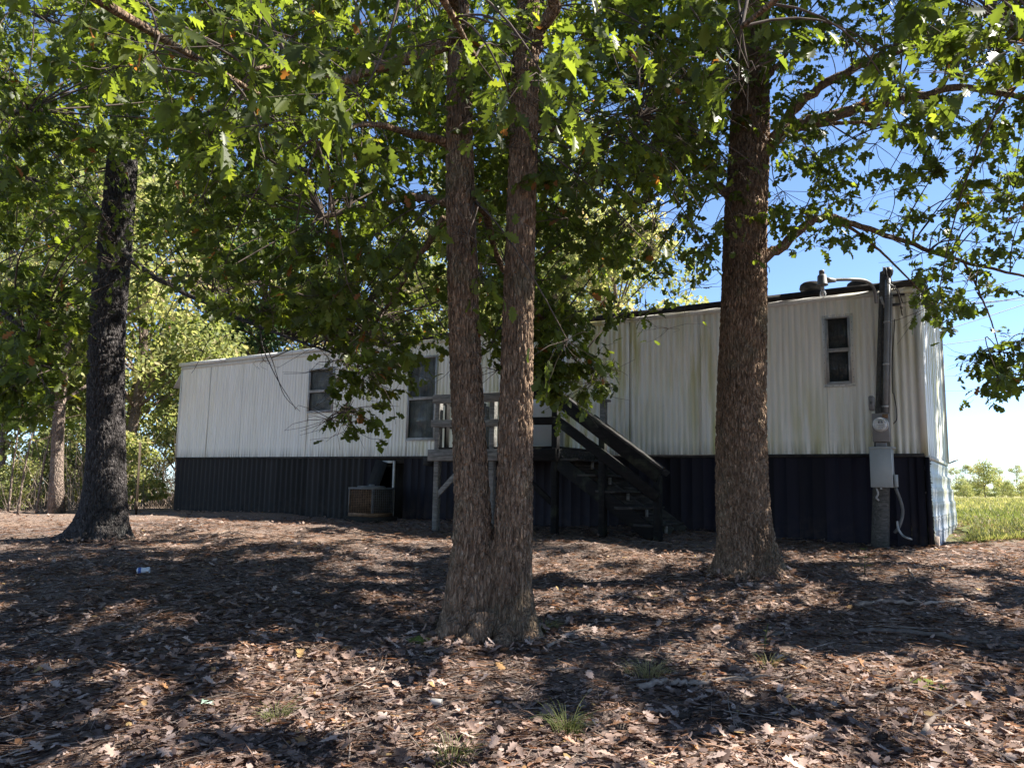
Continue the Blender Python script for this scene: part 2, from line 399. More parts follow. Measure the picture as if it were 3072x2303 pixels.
# roof: shallow bow with a tarred edge
ys = np.linspace(-.05, WID+.05, 13); V = []; n = 13
for x in np.linspace(-L-.06, .07, 24):
    for y in ys: V.append((x, y, HW+.055+.16*(1-((y-WID/2)/(WID/2+.05))**2)+.006*math.sin(x*3)))
i = (np.arange(23)[:, None]*n+np.arange(n-1)[None]).ravel()
roof = mesh('roof', V, [np.stack([i, i+n, i+n+1, i+1], -1)], MAT['roof'], home, True, rel=False)
for k in range(9):
    x0 = -L-.06+k*(L+.13)/9; x1 = x0+(L+.13)/9
    HP(MB().bar((x0, -.045, HW+.05+.004*math.sin(k*5)), (x1-.004, -.045, HW+.05+.004*math.sin(k*5+5)), .06, .085), 'roof_edge', 'tar' if k > 2 else 'trim')
HP(MB().box(-L, .06, -.03, -.008, HW-.075, HW+.004), 'eave_trim', 'trim')
HP(MB().bar((.075, -.07, HW+.05), (.075, WID+.05, HW+.05), .03, .09), 'roof_edge', 'trim')
for x, y in ((-1.50, .62), (-.86, .9)):
    v = HP(MB().lathe((x, y, HW+.1), [(.11, 0), (.11, .19), (.085, .2)], 18), 'roof_vent', 'tar', smooth=False)
    HP(MB().lathe((x, y, HW+.27), [(.17, 0), (.185, .03), (.17, .09), (.13, .12), (.05, .13)], 18), 'vent_cap', 'tar', v)
# windows
def window(x0, x1, z0, z1, split, flange, curtain, name='window', t=.028):
    fr = MB(); y0, y1 = -.034, .03
    fr.box(x0, x1, y0, y1, z0, z0+t).box(x0, x1, y0, y1, z1-t, z1).box(x0, x0+t, y0, y1, z0+t, z1-t).box(x1-t, x1, y0, y1, z0+t, z1-t)
    w = HP(fr, name, 'alu')
    HP(MB().box(x0+t, x1-t, y0+.004, .02, split-.018, split+.018), 'meeting_rail', 'alu', w)
    HP(MB().box(x0+t, x1-t, y0-.006, y0+.006, split+.02, split+.034), 'sash_lip', 'alu', w)
    for s, (a, b) in enumerate(((z0+t, split-.018), (split+.018, z1-t))):
        HP(MB().box(x0+t, x1-t, -.012+.014*s, -.008+.014*s, a, b), 'pane', 'glass', w)
        HP(MB().box(x0+t, x0+t+.02, -.03+.014*s, -.01+.014*s, a, b).box(x1-t-.02, x1-t, -.03+.014*s, -.01+.014*s, a, b).box(x0+t+.02, x1-t-.02, -.03+.014*s, -.01+.014*s, a, a+.02), 'sash_frame', 'alu', w)
    # curtain or screen hung inside
    xs = np.linspace(x0+.01, x1-.01, 26); V = [(x, .034+.006*math.sin(k*1.9), z) for z in (z0+.01, z1-.01) for k, x in enumerate(xs)]
    i = np.arange(25); mesh('curtain', V, [np.stack([i, i+1, i+27, i+26], -1)], MAT[curtain], w, True, rel=False)
    if flange:
        f = flange
        HP(MB().box(x0-f, x1+f, -.022, -.016, z1, z1+f).box(x0-f, x1+f, -.022, -.016, z0-f, z0).box(x0-f, x0, -.022, -.016, z0, z1).box(x1, x1+f, -.022, -.016, z0, z1), 'flange', 'trim', w)
        sb = MB()
        for z in np.linspace(z0-.02, z1+.02, 10):
            for x in (x0-f/2, x1+f/2): sb.lathe((x, -.022, z), [(.005, 0), (.004, .004)], 6, (0, -1, 0))
        for x in np.linspace(x0, x1, 5):
            for z in (z0-f/2, z1+f/2): sb.lathe((x, -.022, z), [(.005, 0), (.004, .004)], 6, (0, -1, 0))
        HP(sb, 'screws', 'tar', w)['kind'] = 'stuff'
    return w
tag(window(-12.03, -11.24, .95, 1.93, 1.42, .0, 'curtain'), 'small two-pane window beside the hanging oak bough')
tag(window(-9.14, -8.40, .31, 1.97, 1.13, .02, 'curtain'), 'tall narrow window beside the porch')
tag(window(-1.205, -.865, .995, 1.975, 1.48, .04, 'screen', t=.018), 'narrow sash window beside the meter pole')
# door, behind the twin trunks
dr = HP(MB().box(-6.38, -5.54, -.01, .03, .06, 1.94), 'door', 'door')
HP(MB().box(-6.46, -6.38, -.04, .02, .02, 1.98).box(-5.54, -5.46, -.04, .02, .02, 1.98).box(-6.38, -5.54, -.04, .02, 1.94, 2.02), 'door_frame', 'trim', dr)
HP(MB().box(-6.2, -5.72, -.016, -.009, 1.2, 1.75), 'pane', 'glass', dr)
HP(MB().lathe((-5.62, -.012, .95), [(.02, 0), (.012, .03), (.03, .045), (.022, .075)], 10, (0, -1, 0)), 'door_knob', 'alu', dr)
# skirting: front panels, one by one
x = -L; k = 0
while x < -.02:
    w = .34 if x < -10.3 else .36
    w = min(w, -.01-x)
    if x+w > -.16: w = -.01-x
    if not (-10.05 < x < -9.35):
        zb = min(gl(x, 0), gl(x+w, 0)) - .06
        grey = x < -10.3
        xs = [(0, 0), (.04, 0), (.10, .04), (.26, .04), (.32, 0), (.55, 0), (.61, .04), (.77, .04), (.83, 0), (1, 0)] if grey else [(0, .02), (.03, .02), (.06, 0), (.49, 0), (.5, .006), (.53, .006), (.54, 0), (.97, 0), (1, 0)]
        lean = rng.normal(0, .006)
        V = [(x+f*(w-.006), .035-d-(lean if z == zb else 0), z) for z in (zb, -.045) for f, d in xs]
        nn = len(xs); i = np.arange(nn-1)
        mesh('skirting_panel', V, [np.stack([i, i+1, i+1+nn, i+nn], -1)], MAT['skirt_grey' if grey else 'skirt' if x < -3.4 else 'skirt_navy'], home, rel=False)
    x += w; k += 1
HP(MB().bar((-10.02, -.30, gl(-10, -.3)), (-9.72, -.06, -.1), .30, .012, up=(0, 1, .2)), 'loose_skirting_panel', 'skirt_grey')
HP(MB().box(-9.47, -9.43, -.01, .03, gl(-9.5, 0), -.09).box(-9.75, -9.47, -.008, .026, -.14, -.09), 'access_frame', 'white_board')
HP(MB().box(-8.62, -8.42, -.10, .02, -.19, -.01), 'pipe_box', 'tar')
# end skirting: lapped horizontal sheets that bulge towards the ground
for k in range(6):
    z1 = -.075-k*.195; z0 = z1-.205
    V = []; xs = np.linspace(0.015, WID+.02, 9)
    for y in xs:
        bul = .03+.10*math.sin(min(1, (k+.0)/5)*math.pi*.6)*(.3+.7*y/WID)
        V += [(bul+.006, y, z0+(.14 if (k == 5 and y < .3) else 0)), (bul+.012, y, z0+.02), (bul+.004, y, z0+.035), (bul+.003, y, z1-.06), (bul+.007, y, z1-.04), (bul+.0, y, z1)]
    i = (np.arange(8)[:, None]*6+np.arange(5)[None]).ravel()
    mesh('skirting_sheet', V, [np.stack([i, i+6, i+7, i+1], -1)], MAT['end_skirt'], home, rel=False)
HP(MB().box(.0, .05, -.03, .05, gl(0, 0)-.1, -.05), 'skirting_corner', 'skirt')
tb = MB()
for z in np.arange(-1.1, -.06, .035):
    w_ = rng.uniform(.0, .022)+(.03 if rng.uniform() < .18 else 0); tb.add([[.052, -.02, z], [.052, -.02, z+.036], [.056+w_*.4, .014+w_, z+rng.uniform(.0, .03)], [.05, .01, z+.036], [.05, .01, z]], [np.array([[0, 1, 2], [1, 3, 2], [4, 0, 2]])])
HP(tb, 'torn_edge', 'tar')
HP(MB().box(.01, .11, .06, .18, gl(0, 0)-.1, -1.1), 'corner_block', 'stick')
HP(MB().bar((.05, WID, -.02), (.20, WID+.02, .05), .08, .03), 'end_bracket', 'white_board')
for y in (.3, 1.9, 3.3):
    for xx in (-14, -9.6, -5, -1.2): HP(MB().box(xx-.2, xx+.2, y, y+.2, gl(xx, y)-.1, -.14), 'pier', 'under')
# back and left skirts close the underfloor
HP(MB().box(-L, 0, WID-.03, WID, -1.5, -.03), 'back_skirting', 'skirt'); HP(MB().box(-L+.0, -L+.03, .05, WID-.03, -1.5, -.03), 'end_skirting', 'skirt')
# window awning seen edge-on at the far end
HP(MB().bar((-L-.02, .35, HW-.16), (-L-.3, .35, HW-.52), .75, .02, up=(1, 0, 1)), 'awning', 'white_board')

# ------------------------------------------------------------------ the porch and steps (same frame)
MAT['grey_wood'] = wood_material('grey_wood', (.10, .097, .09), (.19, .182, .17), (.28, .27, .25))
MAT['black_wood'] = wood_material('black_wood', (.004, .004, .004), (.007, .0065, .0065), (.018, .017, .016), .8)
MAT['tread_wood'] = wood_material('tread_wood', (.02, .019, .018), (.04, .037, .035), (.11, .105, .10))
porch = thing_home('porch', 'weathered grey and black wooden porch with steps down its right side', 'porch')
YF = -1.5                                    # the front of the deck
def B(name, p, q, w, h, mat, up=(0, 0, 1), parent=None): return MB().bar(p, q, w, h, up).build(name, MAT[mat], parent or porch, rel=False, bevel=.004)
DZ = .04
# posts
for x, y, zt, mat in ((-7.14, YF, .86, 'grey_wood'), (-6.02, YF, .84, 'grey_wood'), (-4.86, YF, .86, 'black_wood'), (-7.14, -.12, .9, 'grey_wood'), (-4.62, -.34, .86, 'grey_wood')):
    B('post', (x, y, gl(x, y)-.1), (x, y, zt), .095, .095, mat, up=(0, 1, 0))
B('post', (-7.02, YF+.07, DZ), (-7.02, YF+.07, .8), .04, .09, 'black_wood', up=(0, 1, 0))
# rails
for a, b, mat in ((-7.22, -5.75, 'grey_wood'), (-5.75, -4.80, 'black_wood')):
    B('top_rail', (a, YF-.07, .89), (b-.003, YF-.07, .87), .045, .15, mat)
    B('middle_rail', (a-.02, YF-.07, .48), (b-.003, YF-.07, .455), .045, .12, mat)
    B('rim_joist', (a-.07, YF-.072, -.055), (b-.003, YF-.072, -.055), .045, .19, mat)
B('top_rail', (-7.2, YF, .89), (-7.2, -.05, .89), .045, .15, 'grey_wood'); B('middle_rail', (-7.2, YF, .48), (-7.2, -.05, .48), .045, .12, 'grey_wood')
B('rim_joist', (-7.22, YF-.04, -.055), (-7.22, -.03, -.055), .045, .19, 'grey_wood'); B('rim_joist', (-4.80, YF-.04, -.06), (-4.80, -.03, -.06), .045, .19, 'tread_wood')
for k in range(11):
    y = YF+.02+k*.138
    B('deck_board', (-7.19, y, DZ+.02), (-4.83, y, DZ+.02), .13, .032, 'tread_wood' if k else 'black_wood')
# braces
B('brace', (-7.14, YF-.02, -.75), (-6.5, YF-.02, -.16), .04, .09, 'grey_wood'); B('brace', (-7.08, YF+.06, -.66), (-7.08, -.75, -.14), .04, .07, 'grey_wood', up=(1, 0, 0))
B('brace', (-4.9, YF-.02, -.78), (-5.7, YF-.02, -.15), .04, .09, 'black_wood')
# the flight: stringers, treads, risers
X0, X1 = -4.80, -3.3; ZG = gl(X1, YF); NT = 5
def stair(t): return X0+(X1-X0)*t, DZ-.02+(ZG+.14-DZ)*t
for y in (YF-.02, YF+.55, -.42):
    B('stringer', (X0, y, -.16), (X1+.05, y, ZG+.06), .04, .22, 'black_wood' if y < -1.2 else 'tread_wood')
for k in range(1, NT+1):
    x, z = stair((k-.35)/NT)
    t = B('tread', (x, YF-.05, z), (x, -.36, z), .30, .035, 'tread_wood')
    B('riser_block', (x-.12, YF+.12, z-.11), (x-.12, YF+.12, z-.02), .05, .05, 'grey_wood', up=(0, 1, 0), parent=t)
    B('riser_block', (x+.12, YF+.5, z-.13), (x+.12, YF+.5, z-.02), .04, .03, 'grey_wood', up=(0, 1, 0), parent=t)
for x, zt in ((-4.05, .30), (-3.2, -.36)):
    B('post', (x, YF-.01, gl(x, YF)-.1), (x, YF-.01, zt), .095, .11, 'black_wood', up=(0, 1, 0))
B('hand_rail', (-4.98, YF-.075, .93), (-3.15, YF-.075, -.36), .05, .20, 'black_wood')
B('rail_cap', (-4.93, YF-.05, 1.0), (-3.10, YF-.05, -.26), .13, .035, 'tread_wood')
B('lower_rail', (-4.83, YF-.075, .49), (-3.17, YF-.075, -.66), .045, .15, 'black_wood')
B('post_cap', (-4.62, -.34, .86), (-4.62, -.34, .895), .19, .17, 'grey_wood', up=(0, 1, 0))
B('hand_rail', (-4.80, -.36, .62), (-3.5, -.36, -.32), .04, .09, 'tread_wood')
# ------------------------------------------------------------------ things beside the home
def world_box(mb, name, mat, parent, **kw): return mb.build(name, MAT[mat], parent, rel=False, **kw)
MAT['rust'] = plain('rust', (.10, .055, .03), (.25, .15, .085), 12, .7, .3, .2, .2)
MAT['unit_grey'] = plain('unit_grey', (.09, .09, .088), (.17, .17, .165), 8, .6, .3, .1, .2)
MAT['coil'] = plain('coil', (.025, .018, .013), (.09, .06, .038), 30, .8, .2, .4)
ac = thing_home('air_conditioner', 'old rusty wire-caged air conditioner unit beside the skirting', 'air conditioner')
ax0, ax1, ay0, ay1 = -9.75, -9.13, -.92, -.34
g0 = gl(-9.4, -.7)+.10; zt = g0+.56
HP(MB().box(ax0-.06, ax1+.06, ay0-.06, ay1+.06, g0-.16, g0-.002), 'concrete_pad', 'under', ac); HP(MB().box(ax0, ax1, ay0, ay1, g0, g0+.07), 'base_pan', 'rust', ac); HP(MB().box(ax0+.03, ax1-.03, ay0+.03, ay1-.03, g0+.07, zt-.05), 'coil', 'coil', ac)
for x in (ax0+.012, ax1-.012):
    for y in (ay0+.012, ay1-.012): HP(MB().box(x-.016, x+.016, y-.016, y+.016, g0+.07, zt-.05), 'corner_post', 'unit_grey', ac)
HP(MB().box(ax0-.01, ax1+.01, ay0-.01, ay1+.01, zt-.05, zt-.012), 'top_cover', 'unit_grey', ac)
HP(MB().lathe(((ax0+ax1)/2, (ay0+ay1)/2, zt-.012), [(.27, 0), (.27, .02), (.24, .03), (.24, .012), (.06, .02), (.05, .06)], 24), 'fan_guard', 'unit_grey', ac)
for side in range(2):
    gm = MB()
    for z in np.linspace(g0+.1, zt-.08, 13):
        gm.bar((ax0, ay0-.002, z), (ax1, ay0-.002, z), .007, .007) if side == 0 else gm.bar((ax1+.002, ay0, z), (ax1+.002, ay1, z), .007, .007)
    for t in np.linspace(.06, .94, 10):
        if side == 0: gm.bar((ax0+t*(ax1-ax0), ay0-.010, g0+.07), (ax0+t*(ax1-ax0), ay0-.010, zt-.05), .007, .007, (0, 1, 0))
        else: gm.bar((ax1+.010, ay0+t*(ay1-ay0), g0+.07), (ax1+.010, ay0+t*(ay1-ay0), zt-.05), .007, .007, (0, 1, 0))
    HP(gm, 'wire_grille', 'rust' if side == 0 else 'unit_grey', ac)
# ------------------------------------------------------------------ service pole with meter, boxes and yard light
MAT['pole'] = wood_material('pole', (.05, .047, .042), (.095, .088, .078), (.16, .15, .135))
MAT['pvc'] = plain('pvc', (.11, .11, .112), (.19, .19, .19), 6, .5, .4)
MAT['box_grey'] = plain('box_grey', (.24, .26, .26), (.31, .33, .325), 3, .5, .4)
MAT['meter_grey'] = plain('meter_grey', (.13, .125, .12), (.20, .19, .185), 7, .55, .4)
MAT['cable'] = plain('cable', (.008, .008, .008), (.025, .025, .025), 8, .5, .4)
MAT['pale_cable'] = plain('pale_cable', (.25, .25, .24), (.4, .4, .39), 8, .5, .4)
MAT['dial'] = plain('dial', (.5, .5, .48), (.62, .62, .6), 6, .3, .5)
def clear_glass():
    m = M('clear_glass', .05, .5); m.b.inputs['Base Color'].default_value = (.9, .92, .92, 1)
    tr = m.n('BsdfTransparent'); lw = m.n('LayerWeight'); lw.inputs[0].default_value = .35
    mx = m.n('MixShader'); m.put(mx.inputs[0], m.rng(lw.outputs['Facing'], 0, 1, .18, .8))
    m.t.links.new(tr.outputs[0], mx.inputs[1]); m.t.links.new(m.b.outputs[0], mx.inputs[2])
    m.t.links.new(mx.outputs[0], m.t.nodes['Material Output'].inputs['Surface']); return m.m
MAT['clear_glass'] = clear_glass()
pb = toworld([-.60, -.24, 0]); pb[2] = gz(pb[0], pb[1])
pole = empty('service_pole', pb, 'short wooden service pole with conduit at the right end of the home', 'utility pole')
DP = pb[1]
def W(mb, name, mat, parent, **kw): return mb.build(name, MAT[mat], parent, **kw)
def lp(px, py, dd=0.): return P(px, py, DP+dd)
ptop = lp(1913, 588); pbase = np.array([*pb[:2], pb[2]-.1])
pts = np.array([pbase + (ptop-pbase)*t for t in np.linspace(0, 1, 14)]); rad = np.interp(np.linspace(0, 1, 14), [0, .25, 1], [.115, .105, .075])
W(MB().tube(pts, rad, 20), 'post', 'pole', pole, smooth=True)
def onpole(py, off):               # a point in front of the pole at pixel row py
    z = lp(1913, py)[2]; t = (z-pbase[2])/(ptop[2]-pbase[2]); c = pbase+(ptop-pbase)*t; return c + np.array([off[0], off[1], 0])
W(MB().tube([onpole(py, (-.03, -.135)) for py in (598, 700, 800, 905)], .036, 12), 'conduit', 'pvc', pole, smooth=True)
W(MB().tube([onpole(py, (.035, -.118)) for py in (640, 760, 905)], .012, 8), 'ground_conduit', 'pale_cable', pole, smooth=True)
W(MB().tube([onpole(py, (-.085+.008*math.sin(py*.05), -.10)) for py in range(650, 900, 25)], .007, 6), 'cable', 'cable', pole, smooth=True)
W(MB().tube([onpole(py, (.115+.012*math.sin(py*.03), -.03)) for py in range(690, 870, 20)], .006, 6), 'cable', 'cable', pole, smooth=True)
for py in (700, 790, 880): W(MB().lathe(onpole(py, (-.03, -.13)), [(.043, -.012), (.043, .012)], 12), 'strap', 'alu', pole)
# weatherhead and drop loop
W(MB().lathe(onpole(600, (-.03, -.135)), [(.04, -.03), (.062, .0), (.075, .05), (.055, .10), (.02, .115)], 14), 'weather_head', 'cable', pole, smooth=True)
a0 = onpole(596, (-.03, -.16))
for k, (dx, dz) in enumerate(((-.10, -.02), (-.03, .06), (.03, .02))):
    e1 = onpole(655+14*k, (.22, -.05))
    W(MB().tube(smooth_path([a0, a0+[-.09+.04*k, -.03, .07-.02*k], a0+[dx*.6, -.05, -.14-.05*k], a0+[.08, -.04, -.24-.02*k], e1], 22), .007, 6), 'drop_wire', 'pale_cable' if k == 1 else 'cable', pole, smooth=True)
for py, dx in ((640, .16), (661, .12)):
    c = onpole(py, (dx, -.07)); W(MB().tube([c-[.09, 0, .005], c+[.07, .0, .01]], .02, 10), 'splice', 'cable', pole, smooth=True)
# service drop running off behind the eave
dropw = empty('service_cable', onpole(655, (.2, -.05)), 'pair of thin black cables running right from the service pole top', 'cable')
for py, q in ((650, (2010, 606)), (664, (2030, 650)), (662, (1990, 659))):
    s0 = onpole(py, (.2, -.05)); e0 = P(q[0]+260, q[1]-30, DP+9)
    pts = [s0+(e0-s0)*t-np.array([0, 0, .5*t*(1-t)]) for t in np.linspace(0, 1, 16)]
    W(MB().tube(pts, .007, 5), 'wire', 'cable', dropw, smooth=True)
# boxes: built as boxes facing the yard (parallel to the home's front)
def facing_box(name, px0, px1, py0, py1, y0, y1, mat, parent, bevel=.006):
    c0 = tolocal(lp(px0, py0)); c1 = tolocal(lp(px1, py1))
    e = mesh  # noqa
    yb = tolocal(pb)[1]
    V = []
    mb = MB().box(min(c0[0], c1[0]), max(c0[0], c1[0]), yb+y0, yb+y1, min(c0[2], c1[2]), max(c0[2], c1[2]))
    mb.V = [toworld(v) for v in mb.V]
    return mb.build(name, MAT[mat], parent, bevel=bevel)
meter = empty('electric_meter', onpole(930, (0, -.2)), 'grey electric meter with round glass dial on the service pole', 'meter')
facing_box('meter_base', 1890, 1931, 897, 957, -.26, -.10, 'meter_grey', meter)
facing_box('neck', 1898, 1922, 957, 968, -.22, -.12, 'meter_grey', meter, .002)
facing_box('rust_label', 1914, 1928, 899, 908, -.266, -.26, 'rust', meter, .0)
nrm = -ax_n; mc = toworld(tolocal(lp(1911, 921))*np.array([1, 0, 1])+np.array([0, tolocal(pb)[1]-.262, 0]))
W(MB().lathe(mc, [(.098, 0), (.098, .025), (.088, .03)], 26, nrm), 'meter_ring', 'alu', meter)
W(MB().lathe(mc, [(.082, .02), (.082, .034)], 26, nrm), 'dial_face', 'dial', meter)
W(MB().lathe(mc, [(.084, .034), (.084, .09), (.07, .105), (.03, .11)], 26, nrm), 'meter_glass', 'clear_glass', meter, smooth=True)
dm = MB(); fr = np.stack([-ax_a, ax_n, ax_u], 1)
for (x0, x1, z0, z1) in ((-.03, -.002, .018, .048), (.004, .03, .018, .048), (-.05, .05, -.008, -.004), (-.02, .02, .056, .062)):
    m2 = MB().box(x0, x1, -.037, -.035, z0, z1); dm.add(m2.V[0] @ fr.T + mc, [BOXF])
W(dm, 'dial_marks', 'cable', meter)
disc = empty('disconnect_box', onpole(1010, (0, -.2)), 'large plain grey electrical box under the meter', 'electrical box')
facing_box('cabinet', 1885, 1939, 970, 1053, -.30, -.09, 'box_grey', disc); facing_box('lid_flange', 1883, 1941, 967, 972, -.31, -.085, 'box_grey', disc, .002)
facing_box('outlet_box', 1940, 1948, 1026, 1052, -.26, -.14, 'box_grey', disc)
facing_box('hasp', 1909, 1914, 1053, 1057, -.295, -.28, 'alu', disc, .001)
sb_ = empty('socket_box', onpole(873, (-.16, -.1)), 'small grey outdoor socket box on the left of the service pole', 'socket')
facing_box('case', 1880, 1894, 858, 889, -.18, -.07, 'meter_grey', sb_, .012)
facing_box('cover', 1882, 1891, 862, 885, -.19, -.18, 'meter_grey', sb_, .002); facing_box('slot', 1885, 1887, 870, 876, -.194, -.190, 'cable', sb_, 0)
facing_box('slot', 1888, 1889.5, 870, 876, -.194, -.190, 'cable', sb_, 0)
g1 = lp(1942, 1053, -.12); g2 = lp(1950, 1100, -.1); g3 = lp(1943, 1135, -.08); g4 = lp(1932, 1150, -.02)
W(MB().tube(smooth_path([g1-[.05, 0, -.02], g2, g3, g4], 16), .021, 10), 'flexible_conduit', 'unit_grey', disc, smooth=True)
W(MB().tube(smooth_path([lp(1893, 1053, -.2), lp(1897, 1066, -.2), lp(1893, 1075, -.16), lp(1898, 1080, -.1)], 12), .012, 7), 'loose_wire', 'pale_cable', disc, smooth=True)
gc = on_ground(1985, 1170)
W(MB().tube(smooth_path([lp(1938, 1125, -.14), lp(1940, 1140, -.15), lp(1950, 1156, -.2), lp(1965, 1163, -.3), gc+[-.05, -.05, .02], gc+[.25, -.1, .015]], 30), .014, 8), 'ground_cable', 'pale_cable', disc, smooth=True)
W(MB().tube(smooth_path([onpole(850, (.12, -.05)), lp(1936, 880, -.1), lp(1937, 905, -.1), lp(1930, 915, -.1)], 14), .006, 6), 'side_wire', 'cable', meter, smooth=True)
# yard light
yl = empty('yard_light', lp(1776, 620, -.35), 'yard light with bare clear bulb on a pipe arm from the service pole', 'lamp')
lc = lp(1776, 605, -.40); 
arm = [lc+[.03, .02, 0], lp(1815, 604, -.36), lp(1850, 604, -.31), lp(1870, 607, -.25), lp(1884, 617, -.19), lp(1890, 632, -.14), lp(1893, 655, -.1)]
W(MB().tube(smooth_path(arm, 26), .022, 10), 'arm', 'pvc', yl, smooth=True)
W(MB().tube([lc+[.02, .0, 0], lc+[.19, .03, .003]], [.05, .026], 10), 'arm_socket', 'pvc', yl, smooth=True)
s = lc[1]/F*K                                              # metres per 2212-pixel at the lamp
W(MB().lathe(lc, [(.072, -.075), (.078, -.07), (.066, -.055), (.06, .055), (.05, .07), (.03, .075)], 18), 'ballast_housing', 'pvc', yl)
W(MB().lathe(lc+[0, 0, .075], [(.036, 0), (.036, .05), (.03, .062)], 14), 'photocell', 'meter_grey', yl)
W(MB().lathe(lc-[0, 0, .075], [(.024, 0), (.024, -.055)], 12), 'bulb_socket', 'alu', yl)
W(MB().lathe(lc-[0, 0, .13], [(.02, 0), (.034, -.03), (.042, -.065), (.034, -.10), (.012, -.115)], 16), 'bulb', 'clear_glass', yl, smooth=True)
W(MB().lathe(lc-[0, 0, .14], [(.008, 0), (.012, -.03), (.01, -.07)], 8), 'filament_tube', 'alu', yl)
W(MB().bar(onpole(645, (-.12, -.12)), onpole(668, (-.05, -.10)), .03, .02), 'bracket', 'alu', yl)
# distant power lines over the field
for k, (ya, yb_, dd, who) in enumerate(((655, 640, 34, 'topmost'), (748, 640, 27, 'steepest'), (757, 709, 30, 'middle'), (811, 802, 40, 'upper of the two low level'), (842, 834, 40, 'lowest'))):
    a_ = P(1850, ya+(ya-yb_)*.2, dd); b_ = P(2500, yb_-(ya-yb_)*.8, dd+6)
    pts = [a_+(b_-a_)*t-np.array([0, 0, .6*t*(1-t)]) for t in np.linspace(0, 1, 24)]
    tag(MB().tube(pts, .014, 5).build('power_line', MAT['cable']), f'{who} thin power line crossing the sky right of the home', 'power line', 'power lines over the field')
# rusty post by the left oak
q = on_ground(294, 1112); t_ = P(303, 955, q[1])
fp = empty('metal_post', q, 'thin rusty metal post leaning beside the dark left oak', 'post')
MAT['post_rust'] = plain('post_rust', (.035, .028, .02), (.09, .065, .045), 12, .8, .2, .2)
W(MB().bar(q-[0, 0, .1], t_, .05, .008, (0, 1, 0)).bar(q-[0, .02, .1], t_-[0, .02, 0], .008, .04, (0, 1, 0)), 'rail', 'post_rust', fp)
W(MB().bar(q+(t_-q)*.12-[0, .03, .07], q+(t_-q)*.12+[0, -.03, .1], .09, .006, (0, 1, 0)), 'anchor_plate', 'post_rust', fp)
# ------------------------------------------------------------------ leaves
def leaf_template(out, mids, fold=.18, bend=.25, curl=0.):
    """two concave halves sharing the midrib; x along the leaf 0..1"""
    out = np.array(out, float); mids = list(mids)
    base = [0., 0.]; tip = [1., 0.]
    V = [base]+[[m_, 0.] for m_ in mids]+[tip]; nm = len(V)
    for s in (1, -1): V += [[x, s*y] for x, y in out]
    V = np.array(V); no = len(out)
    mid = list(range(1, nm-1))
    r1 = [0]+[nm+i for i in range(no)]+[nm-1]+mid[::-1]
    r2 = [0]+mid+[nm-1]+[nm+no+i for i in range(no)][::-1]
    z = fold*np.abs(V[:, 1]) - bend*V[:, 0]**2 + curl*(np.abs(V[:, 1])*2)**2*np.sin(V[:, 0]*5+1)
    return np.column_stack([V[:, 0], V[:, 1], z]), np.array([r1[::-1], r2[::-1]])
LOBED = [(.14, .035), (.2, .15), (.27, .2), (.33, .1), (.44, .28), (.5, .33), (.53, .13), (.68, .33), (.75, .31), (.75, .12), (.9, .17)]
PINNY = [(.12, .025), (.2, .17), (.26, .05), (.42, .32), (.46, .07), (.66, .36), (.68, .08), (.86, .2), (.85, .06)]
BROAD = [(.1, .06), (.24, .22), (.32, .13), (.46, .30), (.52, .18), (.66, .34), (.72, .2), (.84, .26), (.9, .1)]
LT = {'A': leaf_template(LOBED, (.34, .68)), 'A2': leaf_template(BROAD, (.34, .68), .25, .4), 'A3': leaf_template(PINNY, (.34, .68), .1, .15),
      'B': leaf_template([(.2, .17), (.3, .085), (.44, .29), (.54, .29), (.56, .11), (.74, .29), (.87, .19)], (.5,), .15, .25),
      'B2': leaf_template([(.22, .19), (.32, .09), (.48, .31), (.58, .13), (.8, .26)], (.5,), .15, .25),
      'C': leaf_template([(.3, .27), (.75, .24)], (), .15, .2),
      'D': leaf_template(LOBED, (.34, .68), .5, .5, .5), 'D2': leaf_template(BROAD, (.34, .68), -.4, .6, .7),
      'E': leaf_template([(.22, .2), (.3, .1), (.5, .34), (.55, .12), (.78, .3), (.82, .1)], (.5,), .5, .5, .4)}
def unit(v): return v/np.maximum(np.linalg.norm(v, axis=-1, keepdims=True), 1e-9)
def frames(d, up):
    """orthonormal frames with x along d and z near up: (n,3,3) columns x,y,z"""
    x = unit(d); y = unit(np.cross(up, x)); z = np.cross(x, y); return np.stack([x, y, z], -1)
def place(tmpl, pos, R, scl):
    """copies of a template: pos (n,3), R (n,3,3), scl (n,3) -> V, [faces]"""
    T, Fq = tmpl; n = len(pos)
    V = pos[:, None] + np.einsum('nij,nkj->nki', R, T[None]*scl[:, None])
    return V.reshape(-1, 3), (Fq[None] + (np.arange(n)*len(T))[:, None, None]).reshape(-1, Fq.shape[1])
